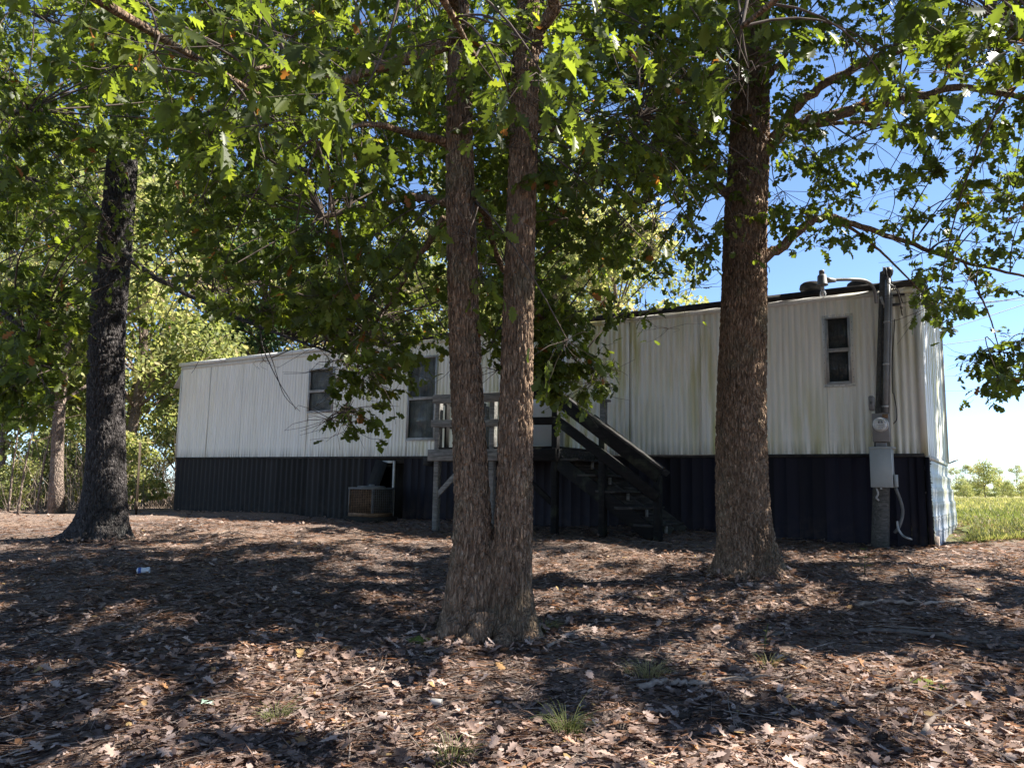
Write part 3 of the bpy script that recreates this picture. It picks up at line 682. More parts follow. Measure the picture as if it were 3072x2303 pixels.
def thin_tubes(A, Bm, C_, r0, r1, n=3, seg=3):
    """many thin bent tubes at once: quadratic from A through control Bm to C_"""
    A, Bm, C_ = map(np.asarray, (A, Bm, C_)); N = len(A)
    t = np.linspace(0, 1, seg+1)[None, :, None]
    pts = (1-t)**2*A[:, None]+2*t*(1-t)*Bm[:, None]+t*t*C_[:, None]
    tan = unit(np.gradient(pts, axis=1)); ref = np.where(np.abs(tan[..., 2:3]) > .9, [1., 0, 0], [0, 0, 1.])
    a = unit(np.cross(tan, ref)); b = np.cross(tan, a); th = np.arange(n)*2*np.pi/n
    rr = (np.asarray(r0)[:, None]*(1-t[..., 0])+np.asarray(r1)[:, None]*t[..., 0])[..., None, None]
    V = pts[:, :, None]+rr*(np.cos(th)[None, None, :, None]*a[:, :, None]+np.sin(th)[None, None, :, None]*b[:, :, None])
    i = (np.arange(seg)[:, None]*n+np.arange(n)[None]); j = (np.arange(seg)[:, None]*n+(np.arange(n)+1)[None] % n)
    Q = np.stack([i, j, j+n, i+n], -1).reshape(-1, 4)
    return V.reshape(-1, 3), (Q[None]+(np.arange(N)*(seg+1)*n)[:, None, None]).reshape(-1, 4)

# ------------------------------------------------------------------ trunks with real bark ridges
def cellular(u, v, seed, period=None):
    """F2-F1 of jittered cells in the plane, periodic in u"""
    iu = np.floor(u).astype(int); iv = np.floor(v).astype(int)
    f1 = np.full(u.shape, 9.); f2 = np.full(u.shape, 9.)
    for du in (-1, 0, 1):
        for dv in (-1, 0, 1):
            cu = iu+du; cv = iv+dv; cu_ = cu % period if period else cu
            h = np.sin(cu_*127.1+cv*311.7+seed)*43758.5453; h2 = np.sin(cu_*269.5+cv*183.3+seed)*43758.5453
            d = np.hypot(cu+(h-np.floor(h))*.9+.05-u, cv+(h2-np.floor(h2))*.9+.05-v)
            f2 = np.minimum(f2, np.maximum(f1, d)); f1 = np.minimum(f1, d)
    return f2-f1
def trunk_mesh(name, path, mat, parent, flare=.8, lobes=5, nth=110, ring=.02, amp=.02, seed=1., cells=30, flare_h=.28, phase=0., side=0.):
    """path rows: x,y,z,r"""
    path = np.array(path, float)
    ln = np.linalg.norm(np.diff(path[:, :3], axis=0), axis=1).sum()
    nr = int(ln/ring); p = smooth_path(path, nr); zz = np.concatenate([[0], np.cumsum(np.linalg.norm(np.diff(p[:, :3], axis=0), axis=1))])
    th = np.arange(nth)*2*np.pi/nth; TH, ZZ = np.meshgrid(th, zz)
    h = np.maximum(ZZ-.1, 0)
    root = np.exp(-h/flare_h)
    r = p[:, 3][:, None]*(1+flare*root*(1+.45*np.cos(lobes*TH+phase)*np.exp(-h/.22)+.2*np.cos(3*TH+1.3+phase)+side*np.cos(TH-np.pi)))
    r = r*(1+.035*np.sin(2*TH+ZZ*.8+seed)+.025*np.sin(3*TH-ZZ*1.7+seed))
    warp = .35*np.sin(ZZ*5+3*TH+seed)+.25*np.sin(ZZ*11-5*TH)
    c1 = cellular(TH/(2*np.pi)*cells+warp*.5, ZZ*6.5+warp*.3, seed, cells)
    c2 = cellular(TH/(2*np.pi)*cells*2+warp, ZZ*14, seed+5, cells*2)
    r = r + amp*(np.minimum(c1*2.8, .9)-.6) + amp*.35*np.minimum(c2*2, .8)
    r = r + rng.normal(0, amp*.08, r.shape)
    V = np.stack([p[:, 0][:, None]+r*np.cos(TH), p[:, 1][:, None]+r*np.sin(TH), np.broadcast_to(p[:, 2][:, None], r.shape)], -1)
    i = np.arange(nr-1)[:, None]*nth+np.arange(nth)[None]; j = np.arange(nr-1)[:, None]*nth+((np.arange(nth)+1) % nth)[None]
    Q = np.stack([i, j, j+nth, i+nth], -1).reshape(-1, 4)
    return mesh(name, V.reshape(-1, 3), [Q, ((nr-1)*nth+np.arange(nth))[None]], mat, parent, True)
def stem_path(rows, d, top=None):
    """rows (px, py, width px) of the photograph at depth d -> x,y,z,r"""
    out = []
    for px, py, w in rows:
        q = P(px, py, d); out.append([*q, w/2*K*d/F])
    if top is not None: out += top
    return np.array(out)
class Tree: pass
TREES = {}
def new_tree(key, base, label, mat, group='oaks around the home'):
    t = Tree(); t.root = empty('oak_tree', base, label, 'tree', group); t.limbs = []; t.mat = mat; t.base = np.array(base); TREES[key] = t; return t
def limb(t, rows, r0, r1, n=10, name='limb', vis=True):
    """rows are world points"""
    p = smooth_path(rows, max(8, 5*len(rows))); r = np.linspace(r0, r1, len(p))
    jit = rng.normal(0, 1, p.shape)*r[:, None]*.25; jit[:2] = 0; p = p+jit
    o = MB().tube(p, r, n).build(name, t.mat, t.root, smooth=True)
    t.limbs.append((p, r)); return o
def px_limb(t, rows, r0, r1, **kw): return limb(t, [P(*r) for r in rows], r0, r1, **kw)
bw, bg_ = MAT['bark_warm'], MAT['bark_grey']
# centre twin oak
c = on_ground(1052, 1370); D2 = c[1]
t2 = new_tree('twin', c, 'twin-stemmed brown oak standing in the centre foreground', bw)
z0 = c[2]-.12
sl_ = stem_path([(1012, 1385, 118), (1014, 1250, 92), (1020, 1150, 80), (1018, 1050, 73), (1011, 900, 69), (1003, 700, 66), (997, 500, 63), (993, 330, 58), (992, 180, 52), (990, 20, 44)], D2)
top = sl_[-1].copy(); sl_ = np.vstack([sl_, [top[0]-.1, top[1]+.1, top[2]+1.6, .09], [top[0]-.3, top[1]+.1, top[2]+3.8, .04]])
sr_ = stem_path([(1092, 1385, 124), (1098, 1260, 92), (1107, 1150, 78), (1112, 1050, 72), (1115, 900, 69), (1119, 700, 65), (1124, 500, 63), (1130, 300, 62), (1134, 170, 60), (1138, 60, 52), (1146, -60, 46)], D2-.05)
top = sr_[-1].copy(); sr_ = np.vstack([sr_, [top[0]+.1, top[1]-.1, top[2]+1.6, .09], [top[0]+.3, top[1]-.3, top[2]+3.6, .04]])
for s_ in (sl_, sr_): s_[0, 2] = z0
trunk_mesh('trunk', sl_, bw, t2.root, .34, 4, 120, seed=3., cells=30, flare_h=.15, phase=2.6); trunk_mesh('trunk', sr_, bw, t2.root, .22, 4, 120, seed=8., cells=30, flare_h=.13, phase=.5)
t2.limbs += [(sl_[7:, :3], sl_[7:, 3]), (sr_[7:, :3], sr_[7:, 3])]
sb3 = stem_path([(1052, 1385, 96), (1054, 1300, 84), (1060, 1230, 66), (1064, 1190, 42), (1066, 1168, 16)], D2-.02); sb3[0, 2] = z0
trunk_mesh('trunk_base', sb3, bw, t2.root, .25, 4, 100, seed=5., cells=26, flare_h=.2)
# right oak
c = on_ground(1612, 1236); D3 = c[1]
t3 = new_tree('right', c, 'thick brown oak with long limbs reaching right over the pole', bw)
s_ = stem_path([(1612, 1262, 128), (1613, 1190, 112), (1606, 1100, 104), (1603, 1000, 101), (1602, 850, 97), (1606, 650, 94), (1609, 500, 92), (1619, 320, 88), (1622, 160, 80), (1624, 20, 68)], D3)
s_[0, 2] = c[2]-.12; top = s_[-1].copy(); s_ = np.vstack([s_, [top[0]+.05, top[1], top[2]+2, .13], [top[0]+.2, top[1]+.2, top[2]+4.2, .05]])
trunk_mesh('trunk', s_, bw, t3.root, .36, 6, 150, amp=.027, seed=14., cells=44, flare_h=.16)
t3.limbs.append((s_[8:, :3], s_[8:, 3]))
px_limb(t3, [(1640, 322, D3), (1680, 292, D3-.1), (1740, 290-20, D3-.2), (1830, 240, D3-.3), (1900, 226, D3-.4), (1990, 205, D3-.5), (2080, 190, D3-.5), (2230, 215, D3-.6), (2420, 240, D3-.6)], .085, .02)
px_limb(t3, [(1650, 330, D3+.1), (1690, 285, D3+.15), (1712, 235, D3+.1), (1780, 185, D3), (1860, 140, D3-.1), (1950, 108, D3-.2), (2030, 86, D3-.3), (2150, 80, D3-.4)], .075, .02)
px_limb(t3, [(1640, 566, D3), (1690, 530, D3+.05), (1740, 482, D3+.1), (1790, 470, D3+.1), (1850, 486, D3+.1), (1950, 520, D3), (2080, 565, D3-.1), (2230, 600, D3-.2)], .062, .012)
px_limb(t3, [(1712, 282, D3-.1), (1790, 268, D3), (1850, 265, D3), (1920, 272, D3+.1), (2035, 268, D3+.2)], .03, .008, name='branch')
px_limb(t3, [(1636, 185, D3), (1662, 160, D3-.1), (1690, 128, D3-.2), (1720, 60, D3-.4)], .05, .015)
px_limb(t3, [(1580, 425, D3), (1530, 380, D3+.1), (1490, 330, D3+.2), (1450, 250, D3+.3), (1420, 160, D3+.4)], .06, .02)
px_limb(t3, [(1790, 474, D3+.1), (1850, 500, D3+.15), (1900, 540, D3+.2), (1960, 600, D3+.2), (2020, 660, D3+.2)], .022, .006, name='branch')
px_limb(t3, [(2080, 562, D3-.1), (2110, 620, D3-.1), (2140, 690, D3-.1), (2160, 760, D3-.1)], .014, .005, name='branch')
# left oak
c = on_ground(215, 1160); D1 = c[1]
t1 = new_tree('left', c, 'dark grey oak with flaring base at the left of the picture', bg_)
s_ = stem_path([(222, 1180, 92), (226, 1110, 84), (228, 1000, 77), (229, 850, 74), (233, 700, 72), (245, 560, 67), (260, 400, 60), (272, 250, 56), (284, 100, 50), (290, -20, 46)], D1)
s_[0, 2] = c[2]-.12; top = s_[-1].copy(); s_ = np.vstack([s_, [top[0]+.1, top[1], top[2]+2.2, .12], [top[0]+.3, top[1]-.2, top[2]+4, .05]])
trunk_mesh('trunk', s_, bg_, t1.root, .5, 5, 130, amp=.027, seed=21., cells=36, flare_h=.3, side=.6)
t1.limbs.append((s_[6:, :3], s_[6:, 3]))
px_limb(t1, [(262, 540, D1), (320, 590, D1-.4), (390, 628, D1-.8), (500, 680, D1-1.3), (620, 728, D1-1.8), (720, 762, D1-2.2)], .05, .012)
px_limb(t1, [(560, 705, D1-1.5), (572, 760, D1-1.6), (600, 820, D1-1.7), (640, 885, D1-1.8)], .010, .003, n=5, name='twig')
px_limb(t1, [(548, 700, D1-1.5), (585, 770, D1-1.45), (612, 850, D1-1.4), (648, 888, D1-1.4)], .008, .003, n=5, name='twig')
px_limb(t1, [(250, 500, D1), (200, 440, D1-.6), (120, 400, D1-1.2), (20, 380, D1-2)], .06, .015)
px_limb(t1, [(276, 330, D1), (330, 290, D1-.3), (420, 260, D1-.8), (560, 200, D1-1.5), (700, 180, D1-2)], .06, .015)
px_limb(t1, [(285, 200, D1), (230, 120, D1-.8), (150, 60, D1-1.6), (30, 20, D1-2.4)], .06, .015)
def roots(t, r, dirs):
    for k, (az, ln_) in enumerate(dirs):
        dv = np.array([math.cos(az), math.sin(az), 0]); sd = np.array([-dv[1], dv[0], 0]); pts = []
        for f in np.linspace(0, 1, 7):
            p_ = t.base+dv*(r*.55+ln_*f)+sd*.07*math.sin(f*4+k); p_[2] = gz(p_[0], p_[1])+.16*(1-f)**2.2-.055*f; pts.append(p_)
        rr = np.linspace(.10, .022, 7)*(r/.26)**.5
        MB().tube(smooth_path(pts, 22)+rng.normal(0, .004, (22, 3)), np.interp(np.linspace(0, 1, 22), np.linspace(0, 1, 7), rr)*(1+.12*np.sin(np.arange(22)*1.3)), 12).build('root', t.mat, t.root, smooth=True)
roots(t2, .30, ((3.5, .42), (4.3, .3), (5.2, .34), (5.9, .3), (2.7, .4)))
roots(t3, .30, ((3.3, .40), (4.1, .34), (4.9, .3), (5.6, .42), (6.2, .36)))
roots(t1, .36, ((3.2, .62), (3.8, .5), (4.6, .42), (5.5, .36), (.1, .3)))
# twin oak limbs
px_limb(t2, [(975, 432, D2), (930, 430, D2+.1), (870, 430, D2+.3), (800, 445, D2+.5), (700, 470, D2+.8)], .042, .01)
px_limb(t2, [(970, 310, D2), (920, 297, D2-.1), (870, 283, D2-.3), (790, 268, D2-.6), (680, 300, D2-1)], .042, .01)
px_limb(t2, [(1024, 436, D2), (1052, 470, D2+.3), (1075, 560, D2+.7), (1130, 640, D2+1.0), (1200, 720, D2+1.3), (1260, 800, D2+1.4)], .036, .008)
px_limb(t2, [(1152, 278, D2), (1210, 277, D2+.2), (1290, 272, D2+.4), (1380, 255, D2+.7)], .036, .01)
px_limb(t2, [(985, 90, D2), (900, 120, D2-.2), (800, 150, D2-.5), (735, 172, D2-.7), (640, 136, D2-.8), (545, 150, D2-1)], .06, .012)
px_limb(t2, [(1146, 120, D2), (1168, 70, D2-.1), (1196, 10, D2-.3), (1230, -120, D2-.6), (1300, -300, D2-1.2)], .07, .03)
px_limb(t2, [(990, 60, D2), (950, -80, D2-.8), (880, -180, D2-1.6), (800, -220, D2-2.4)], .06, .02)
px_limb(t2, [(1140, 0, D2), (1160, -160, D2-.8), (1180, -260, D2-1.6), (1260, -260, D2-2.3), (1350, -230, D2-2.7)], .06, .015)
px_limb(t2, [(960, 470, D2+.2), (900, 560, D2+.5), (850, 640, D2+.7), (800, 720, D2+.8), (770, 800, D2+.8), (745, 890, D2+.8)], .03, .006)
# oaks whose trunks stand outside the frame and whose boughs reach into it
def off_tree(key, x, y, h, label, az, mat=bw, r=.2):
    b = np.array([x, y, gz(x, y)]); t = new_tree(key, b, label, mat)
    path = [[x, y, b[2]-.1, r], [x+.03, y, b[2]+1.2, r*.85], [x, y+.05, b[2]+h*.5, r*.7], [x+.1, y, b[2]+h*.8, r*.4], [x+.1, y+.1, b[2]+h, r*.15]]
    trunk_mesh('trunk', path, mat, t.root, .5, 5, 40, ring=.12, seed=x, cells=20, flare_h=.25)
    t.limbs.append((np.array(path)[2:, :3], np.array(path)[2:, 3]))
    return t
t4 = off_tree('left_off', -7.8, 7.2, 9, 'dark oak boughs hanging in at the left edge of the picture', 0, bg_)
t5 = off_tree('behind', 2.6, -1.9, 9, 'large green oak boughs hanging close overhead at the top right', 0)
t6 = off_tree('behind_left', -3.4, -1.2, 9, 'large green oak boughs hanging close overhead at the top left', 0)
t7 = off_tree('right_off', 9.6, 2.9, 10, 'oak boughs reaching in at the right edge of the picture', 0)
t8 = off_tree('right_far', 12.5, 12.2, 10, 'oak beyond the right edge shading the end of the home', 0)
px_limb(t4, [(-380, 560, 7.2), (-200, 600, 6.9), (-60, 640, 6.6), (40, 700, 6.4), (90, 790, 6.3)], .06, .01)
px_limb(t4, [(-380, 360, 7.2), (-200, 300, 6.9), (-60, 260, 6.6), (60, 240, 6.3)], .06, .01)
def auto_limbs(t, n, z0, z1, ln, seed):
    g = np.random.default_rng(seed); p, r = t.limbs[0]
    for k in range(n):
        z = g.uniform(z0, z1)+t.base[2]; i = int(np.argmin(np.abs(p[:, 2]-z))); a = p[i].copy(); a[2] = z
        az = k*2.4+g.uniform(-.4, .4); l = ln*g.uniform(.7, 1.1)*(1-.4*(z-t.base[2]-z0)/(z1-z0+.01)); d = np.array([math.cos(az), math.sin(az), 0])
        rows = [a, a+d*l*.3+[0, 0, .35*l*.5], a+d*l*.65+[0, 0, .35*l*.75+g.uniform(-.2, .2)], a+d*l+[0, 0, .35*l*.8]]
        # keep the automatic limbs out of the picture
        x, y, dd = proj(np.array(rows)); 
        if ((x > -40) & (x < 2250) & (y > 0) & (dd > 0)).any(): continue
        limb(t, rows, .07, .015, n=6)
auto_limbs(t1, 9, 5.5, 9, 3.6, 1); auto_limbs(t2, 10, 5, 8, 3.6, 2); auto_limbs(t3, 9, 5.5, 9.5, 3.8, 3)
auto_limbs(t4, 10, 3, 8, 3.6, 4); auto_limbs(t7, 12, 3.5, 9, 4.2, 7); auto_limbs(t8, 12, 3.5, 9, 4.2, 8)
auto_limbs(t5, 14, 2.9, 8, 3.6, 5); auto_limbs(t6, 14, 2.9, 8, 3.6, 6)
limb(t5, [[2.65, -1.85, 3.1], [2.3, -.6, 3.6], [1.9, .8, 3.75], [1.5, 2.2, 3.7], [1.1, 3.4, 3.75]], .06, .012)
limb(t5, [[2.65, -1.85, 3.4], [3.0, -.4, 3.9], [3.2, 1.4, 4.0], [3.3, 2.8, 3.95], [3.2, 4.2, 4.1]], .06, .012)
limb(t6, [[-3.4, -1.2, 2.9], [-2.9, .2, 3.5], [-2.4, 1.6, 3.65], [-1.8, 3.0, 3.65], [-1.4, 4.2, 3.8]], .06, .012)
limb(t6, [[-3.4, -1.2, 3.2], [-2.4, .2, 3.8], [-1.2, 1.4, 3.9], [-.5, 2.8, 3.85], [-.2, 3.9, 3.9]], .06, .012)

# ------------------------------------------------------------------ crowns: branchlets > sprays > leaves
MASK = np.array([[int(ch) for ch in r] for r in (
    '9899999999999889988899',
    '7799999988997889837889',
    '9799988888887899825778',
    '8889866799778888865656',
    '8898878999778755623454',
    '3277878999679632312555',
    '6343367899668210000554',
    '6201122783248000000003',
    '5100000630034000000003',
    '1000000200000000000000',
    '0000000000000000000000')], float)
def bil(A, fx, fy):
    h, w = A.shape; fx = np.clip(fx-.5, 0, w-1.001); fy = np.clip(fy-.5, 0, h-1.001)
    i = fx.astype(int); j = fy.astype(int); u = fx-i; v = fy-j
    return A[j, i]*(1-u)*(1-v)+A[j, i+1]*u*(1-v)+A[j+1, i]*(1-u)*v+A[j+1, i+1]*u*v
# how sunny the ground is, 2212-wide pixels, rows of 60 from y=1080, columns of 100
LIT = np.array([[int(ch) for ch in r] for r in (
    '8622333321122332111166',
    '4113443211044442111255',
    '2111121821033331223343',
    '1111111251123255134332',
    '3443211112212222112343',
    '2255555542654433333455',
    '3346666555543567645555',
    '5546777777544445556666',
    '3344455588887766667777',
    '4445456888888777777777')], float)
def lit_at(pos):
    """the ground spot each point shades -> wanted sunniness 0..9 (outside the picture: 4)"""
    zt_ = gz(pos[:, 0], pos[:, 1]); q = pos.copy()
    for _ in range(4):
        q = pos - SDIR*((pos[:, 2]-zt_)/SDIR[2])[:, None]; zt_ = gz(q[:, 0], q[:, 1])
    q[:, 2] = zt_; x, y, d = proj(q)
    ins = (x > 0) & (x < 2212) & (y > 1080) & (y < 1700) & (d > 0)
    return np.where(ins, bil(LIT, x/100, (y-1080)/60), 2.5)
def vnoise(x, y, cell, seed):
    g_ = np.random.default_rng(seed); A_ = g_.uniform(0, 1, (128, 128)); u = x/cell; v = y/cell; i = np.floor(u).astype(int); j = np.floor(v).astype(int)
    u = u-i; v = v-j; u = u*u*(3-2*u); v = v*v*(3-2*v); a = lambda p, q_: A_[p % 128, q_ % 128]
    return a(i, j)*(1-u)*(1-v)+a(i+1, j)*u*(1-v)+a(i, j+1)*(1-u)*v+a(i+1, j+1)*u*v
def gap_at(pos):
    """True where a leaf would close one of the gaps through which sun reaches the ground"""
    zt_ = gz(pos[:, 0], pos[:, 1])
    for _ in range(4):
        q = pos - SDIR*((pos[:, 2]-zt_)/SDIR[2])[:, None]; zt_ = gz(q[:, 0], q[:, 1])
    nz = .38*vnoise(q[:, 0]+.3*q[:, 1], q[:, 1], .7, 5)+.37*vnoise(q[:, 0], q[:, 1], .3, 6)+.25*vnoise(q[:, 0], q[:, 1], .13, 7)
    rank = 1/(1+np.exp(-(nz-.5)/.07))
    q[:, 2] = zt_; x, y, d = proj(q); ins = (x > -60) & (x < 2272) & (y > 1080) & (y < 1760) & (d > 0)
    want = np.where(ins, bil(LIT, np.clip(x, 0, 2211)/100, (np.clip(y, 1080, 1679)-1080)/60), 2.5)/9
    return (rank < want) & ins
def inframe(x, y, d, m=30): return (d > .3) & (x > -m) & (x < 2212+m) & (y > -m) & (y < 1658+m)
GAPP = .985
# centres of branchlets
cand = []
def add_px(n, xr, yr, dr, gain=1.):
    x = rng.uniform(*xr, n); y = rng.uniform(*yr, n); d = rng.uniform(*dr, n)
    k = rng.uniform(0, 9, n) < bil(MASK, np.clip(x, 0, 2211)/100, np.clip(y, 0, 1099)/100)*gain
    for a in np.stack([x, y, d], 1)[k]: cand.append(P(*a))
add_px(520, (-60, 980), (-60, 800), (8.2, 13.5))          # left oak's crown
add_px(430, (420, 1560), (-60, 780), (5.2, 9.5))          # twin oak's crown
add_px(190, (980, 1600), (-60, 720), (8.0, 12.0))
add_px(370, (1380, 2270), (-60, 860), (6.2, 9.6))         # right oak's crown
add_px(90, (-60, 260), (120, 880), (5.6, 7.4), .8)        # boughs at the left edge
for (x0, x1, y0, y1, n, d0, d1) in ((-40, 420, -60, 200, 6, 3.2, 5), (480, 960, -60, 300, 8, 3.0, 4.6), (880, 1220, -60, 230, 6, 3.0, 4.6), (1250, 1640, -60, 230, 6, 3.2, 5), (1880, 2260, -60, 300, 10, 3.1, 4.8)):
    for _ in range(n): cand.append(P(rng.uniform(x0, x1), rng.uniform(y0, y1), rng.uniform(d0, d1)))
for px, py, d in ((15, 640, 6.4), (50, 660, 6.4), (90, 690, 6.3), (30, 720, 6.4), (70, 740, 6.3), (110, 720, 6.2), (10, 790, 6.4), (45, 820, 6.3), (80, 790, 6.3), (20, 860, 6.4), (120, 650, 6.3), (60, 600, 6.5), (690, 700, 6.4), (760, 720, 6.5), (830, 740, 6.6), (720, 780, 6.5), (800, 800, 6.5), (845, 690, 6.7), (760, 850, 6.6), (745, 890, 6.6), (715, 905, 6.6), (880, 720, 6.7),
                  (1180, 720, 7.0), (1210, 760, 7.0), (1240, 790, 7.1), (1190, 810, 6.9), (1175, 660, 7.0), (1265, 800, 7.2), (1070, 720, 6.9), (1075, 800, 6.9), (1220, 690, 7.1), (1205, 840, 7.0),
                  (2130, 760, D3-.1), (2170, 790, D3-.1), (2190, 750, D3-.2), (2110, 775, D3), (2010, 640, D3+.2), (2040, 670, D3+.1), (1990, 610, D3+.2)):
    cand.append(P(px, py, d))
for x0, x1, y0, y1, d0, d1, n_ in ((730, 850, 680, 800, 6.2, 7.0, 10), (720, 840, 790, 870, 6.4, 6.8, 7), (705, 770, 870, 915, 6.5, 6.8, 5), (1160, 1290, 700, 850, 6.8, 7.3, 12), (660, 760, 640, 720, 6.3, 7.2, 5), (2090, 2212, 740, 820, D3-.3, D3, 5)):
    for _ in range(n_): cand.append(P(rng.uniform(x0, x1), rng.uniform(y0, y1), rng.uniform(d0, d1)))
NV = len(cand)
# canopy beyond the frame: overhead and to the sides
n = 850
q = np.stack([rng.uniform(-11, 18, n), rng.uniform(1.5, 17, n), rng.uniform(4.2, 11, n)], 1)
x, y, d = proj(q); q = q[~inframe(x, y, d, 60)]
# keep the near sky open on the field side, as in the photograph
q = q[~((q[:, 0] > 8.5) & (q[:, 1] > 14))]
sg = []                                                     # boughs beyond the frame that shade the dark parts of the floor
while len(sg) < 1050:
    px_, py_ = rng.uniform(-20, 2230), rng.uniform(1085, 1660)
    w_ = float(bil(LIT, np.array([np.clip(px_, 0, 2211)/100]), np.array([(py_-1080)/60]))[0])
    if rng.uniform() > (1-w_/9)**1.8: continue
    g_ = on_ground(px_, py_); c_ = g_+SDIR*rng.uniform(4.0, 8.2)/SDIR[2]; x, y, d = proj(c_)
    if inframe(x, y, d, 60)[0]: c_ = g_+SDIR*rng.uniform(8.5, 12.5)/SDIR[2]; x, y, d = proj(c_)
    if g_[1] > 17 or inframe(x, y, d, 60)[0] or c_[2]-gz(c_[0], c_[1]) < 3.6: continue
    sg.append(c_)
ew = np.array([[0., rng.uniform(-.3, 3.7), rng.uniform(-1., 2.3)] for _ in range(150)]) @ RH.T + ORG  # unseen boughs added sunward of the end wall to keep it shaded
ew = ew+SDIR*rng.uniform(4.5, 9, (150, 1)); x, y, d = proj(ew); ew = ew[~inframe(x, y, d, 60)]
cand = np.array(cand); q = q[(rng.uniform(0, 9, len(q)) > lit_at(q)*.5)]
q = np.concatenate([q, ew, np.array(sg)])
for c3 in ([4.6, 7.6, 5.6], [5.6, 7.4, 5.0], [3.6, 7.8, 5.4], [5.0, 7.5, 4.3]):       # leave the sun a way into the right oak's crown
    r_ = q-np.array(c3); al = r_ @ SDIR; q = q[~((al > .8) & (np.linalg.norm(r_-al[:, None]*SDIR, axis=1) < .95) & (rng.uniform(0, 1, len(q)) < .75))]
cen = np.concatenate([cand, q]); outside = np.arange(len(cen)) >= NV
lt = lit_at(cen); x, y, d = proj(cen)
keep = outside | (rng.uniform(0, 9, len(cen)) > (lt-6)*1.0)      # thin the visible crown where sun must come through
cen, outside = cen[keep], outside[keep]
print('branchlets', len(cen), 'visible', int((~outside).sum()))
# nearest limb of any tree
LP, LT_, LR = [], [], []
for key, t in TREES.items():
    for p, r in t.limbs:
        pp = smooth_path(np.column_stack([p, r]), 24); LP.append(pp[:, :3]); LR.append(pp[:, 3]); LT_ += [key]*24
LP = np.concatenate(LP); LR = np.concatenate(LR); LT_ = np.array(LT_)
d2 = ((cen[:, None]-LP[None])**2*np.array([1, 1, 1.])).sum(-1); near = d2.argmin(1); owner = LT_[near]
NS, NL = 7, 9                                              # sprays per branchlet, leaves per spray
n = len(cen); A0 = LP[near]; dirb = unit(cen-A0); ln = np.sqrt(d2.min(1))
mid = (A0+cen)/2 + rng.normal(0, .12, (n, 3))*np.minimum(ln, 2)[:, None] + np.array([0, 0, .18])*np.minimum(ln, 2)[:, None]
# sprays
sdir = unit(rng.normal(0, 1, (n, NS, 3))*np.array([1, 1, .55]) + dirb[:, None]*.6 + np.array([0, 0, -.25]))
rad = np.where(outside, .62, .40)[:, None, None]
sroot = cen[:, None] + rng.normal(0, .35, (n, NS, 3))*rad*np.array([1, 1, .7])
slen = rng.uniform(.14, .32, (n, NS, 1)); stip = sroot + sdir*slen
u = np.linspace(.2, 1., NL)[None, None, :, None]
lpos = sroot[:, :, None] + sdir[:, :, None]*slen[:, :, None]*u + rng.normal(0, .012, (n, NS, NL, 3))
side = unit(np.cross(sdir, np.array([0, 0, 1.]))+1e-6)[:, :, None]*np.where(np.arange(NL) % 2, 1, -1)[None, None, :, None]
ldir = unit(sdir[:, :, None]*rng.uniform(.3, 1.1, (n, NS, NL, 1)) + side*rng.uniform(.4, 1., (n, NS, NL, 1)) + rng.normal(0, .35, (n, NS, NL, 3)) + np.array([0, 0, -.45]))
lup = unit(np.array([0, 0, 1.]) + rng.normal(0, .5, (n, NS, NL, 3)))
lsz = rng.uniform(.075, .128, (n, NS, NL))*np.where(outside, 1.25, 1.)[:, None, None]
tint = np.clip(rng.normal(.42, .17, (n, NS, NL)) + rng.normal(0, .08, (n, 1, 1)), 0, .9)
tint = np.where(rng.uniform(0, 1, tint.shape) < .012, .98, tint)
flat = lambda a: a.reshape(-1, *a.shape[3:])
lpos, ldir, lup, lsz, tint = map(flat, (lpos, ldir, lup, lsz, tint))
lown = np.repeat(owner, NS*NL); lout = np.repeat(outside, NS*NL); lbr = np.repeat(np.arange(n), NS*NL)
x, y, d = proj(lpos + ldir*lsz[:, None]*.5); ins = inframe(x, y, d)
mk_ = bil(MASK, np.clip(x, 0, 2211)/100, np.clip(y, 0, 1099)/100)
keep = ~ins | (mk_ + rng.normal(0, .9, len(x)) > 1.6)
keep &= ~(ins & (x > 1735) & (x < 1968) & (y > 560) & (y < 720))
keep &= ~(ins & (x > 380) & (x < 712) & (y > 715) & (y < 900) & (rng.uniform(0, 1, len(x)) < .93))
expl = (lbr < NV)                                          # nothing over the open wall
STRIPS = (((228, 246, 262), (1150, 600, 340), 46, D1), ((1012, 1003, 992), (1300, 700, 240), 40, D2), ((1100, 1119, 1136), (1300, 700, 60), 42, D2), ((1606, 1606, 1622), (1250, 600, 90), 55, D3))
for xs, ys, hw, dt in STRIPS:
    cx = np.interp(-y, -np.array(ys, float), np.array(xs, float)); on = ins & (d < dt) & (np.abs(x-cx) < hw) & (y > ys[-1])
    keep &= ~(on & (rng.uniform(0, 1, len(x)) < .9))
keep &= ~(gap_at(lpos+ldir*lsz[:, None]*.5) & (rng.uniform(0, 1, len(x)) < GAPP))
keep &= lpos[:, 2] > gz(lpos[:, 0], lpos[:, 1])+.9
hl = tolocal(lpos); keep &= ~((hl[:, 0] > -L-.2) & (hl[:, 0] < .3) & (hl[:, 1] > -.15) & (hl[:, 2] < HW+.3) & (hl[:, 1] < WID+.3))
lpos, ldir, lup, lsz, tint, lown, lout, lbr, ins, d = (a[keep] for a in (lpos, ldir, lup, lsz, tint, lown, lout, lbr, ins, d))
R = frames(ldir, lup); scl = np.stack([lsz, lsz*rng.uniform(.8, 1.1, len(lsz)), lsz*rng.uniform(.4, 1.8, len(lsz))], 1)
print('leaves', len(lpos))
LEAFDATA = []
for nm in ('A', 'A2', 'A3'):
    T, Fq = LT[nm]; LEAFDATA.append(mesh('leaf', T, [Fq], MAT['oak_leaf'], data_only=True, attrs={'tint': np.full(len(T), .42), 'single': np.full(len(T), .8)}))
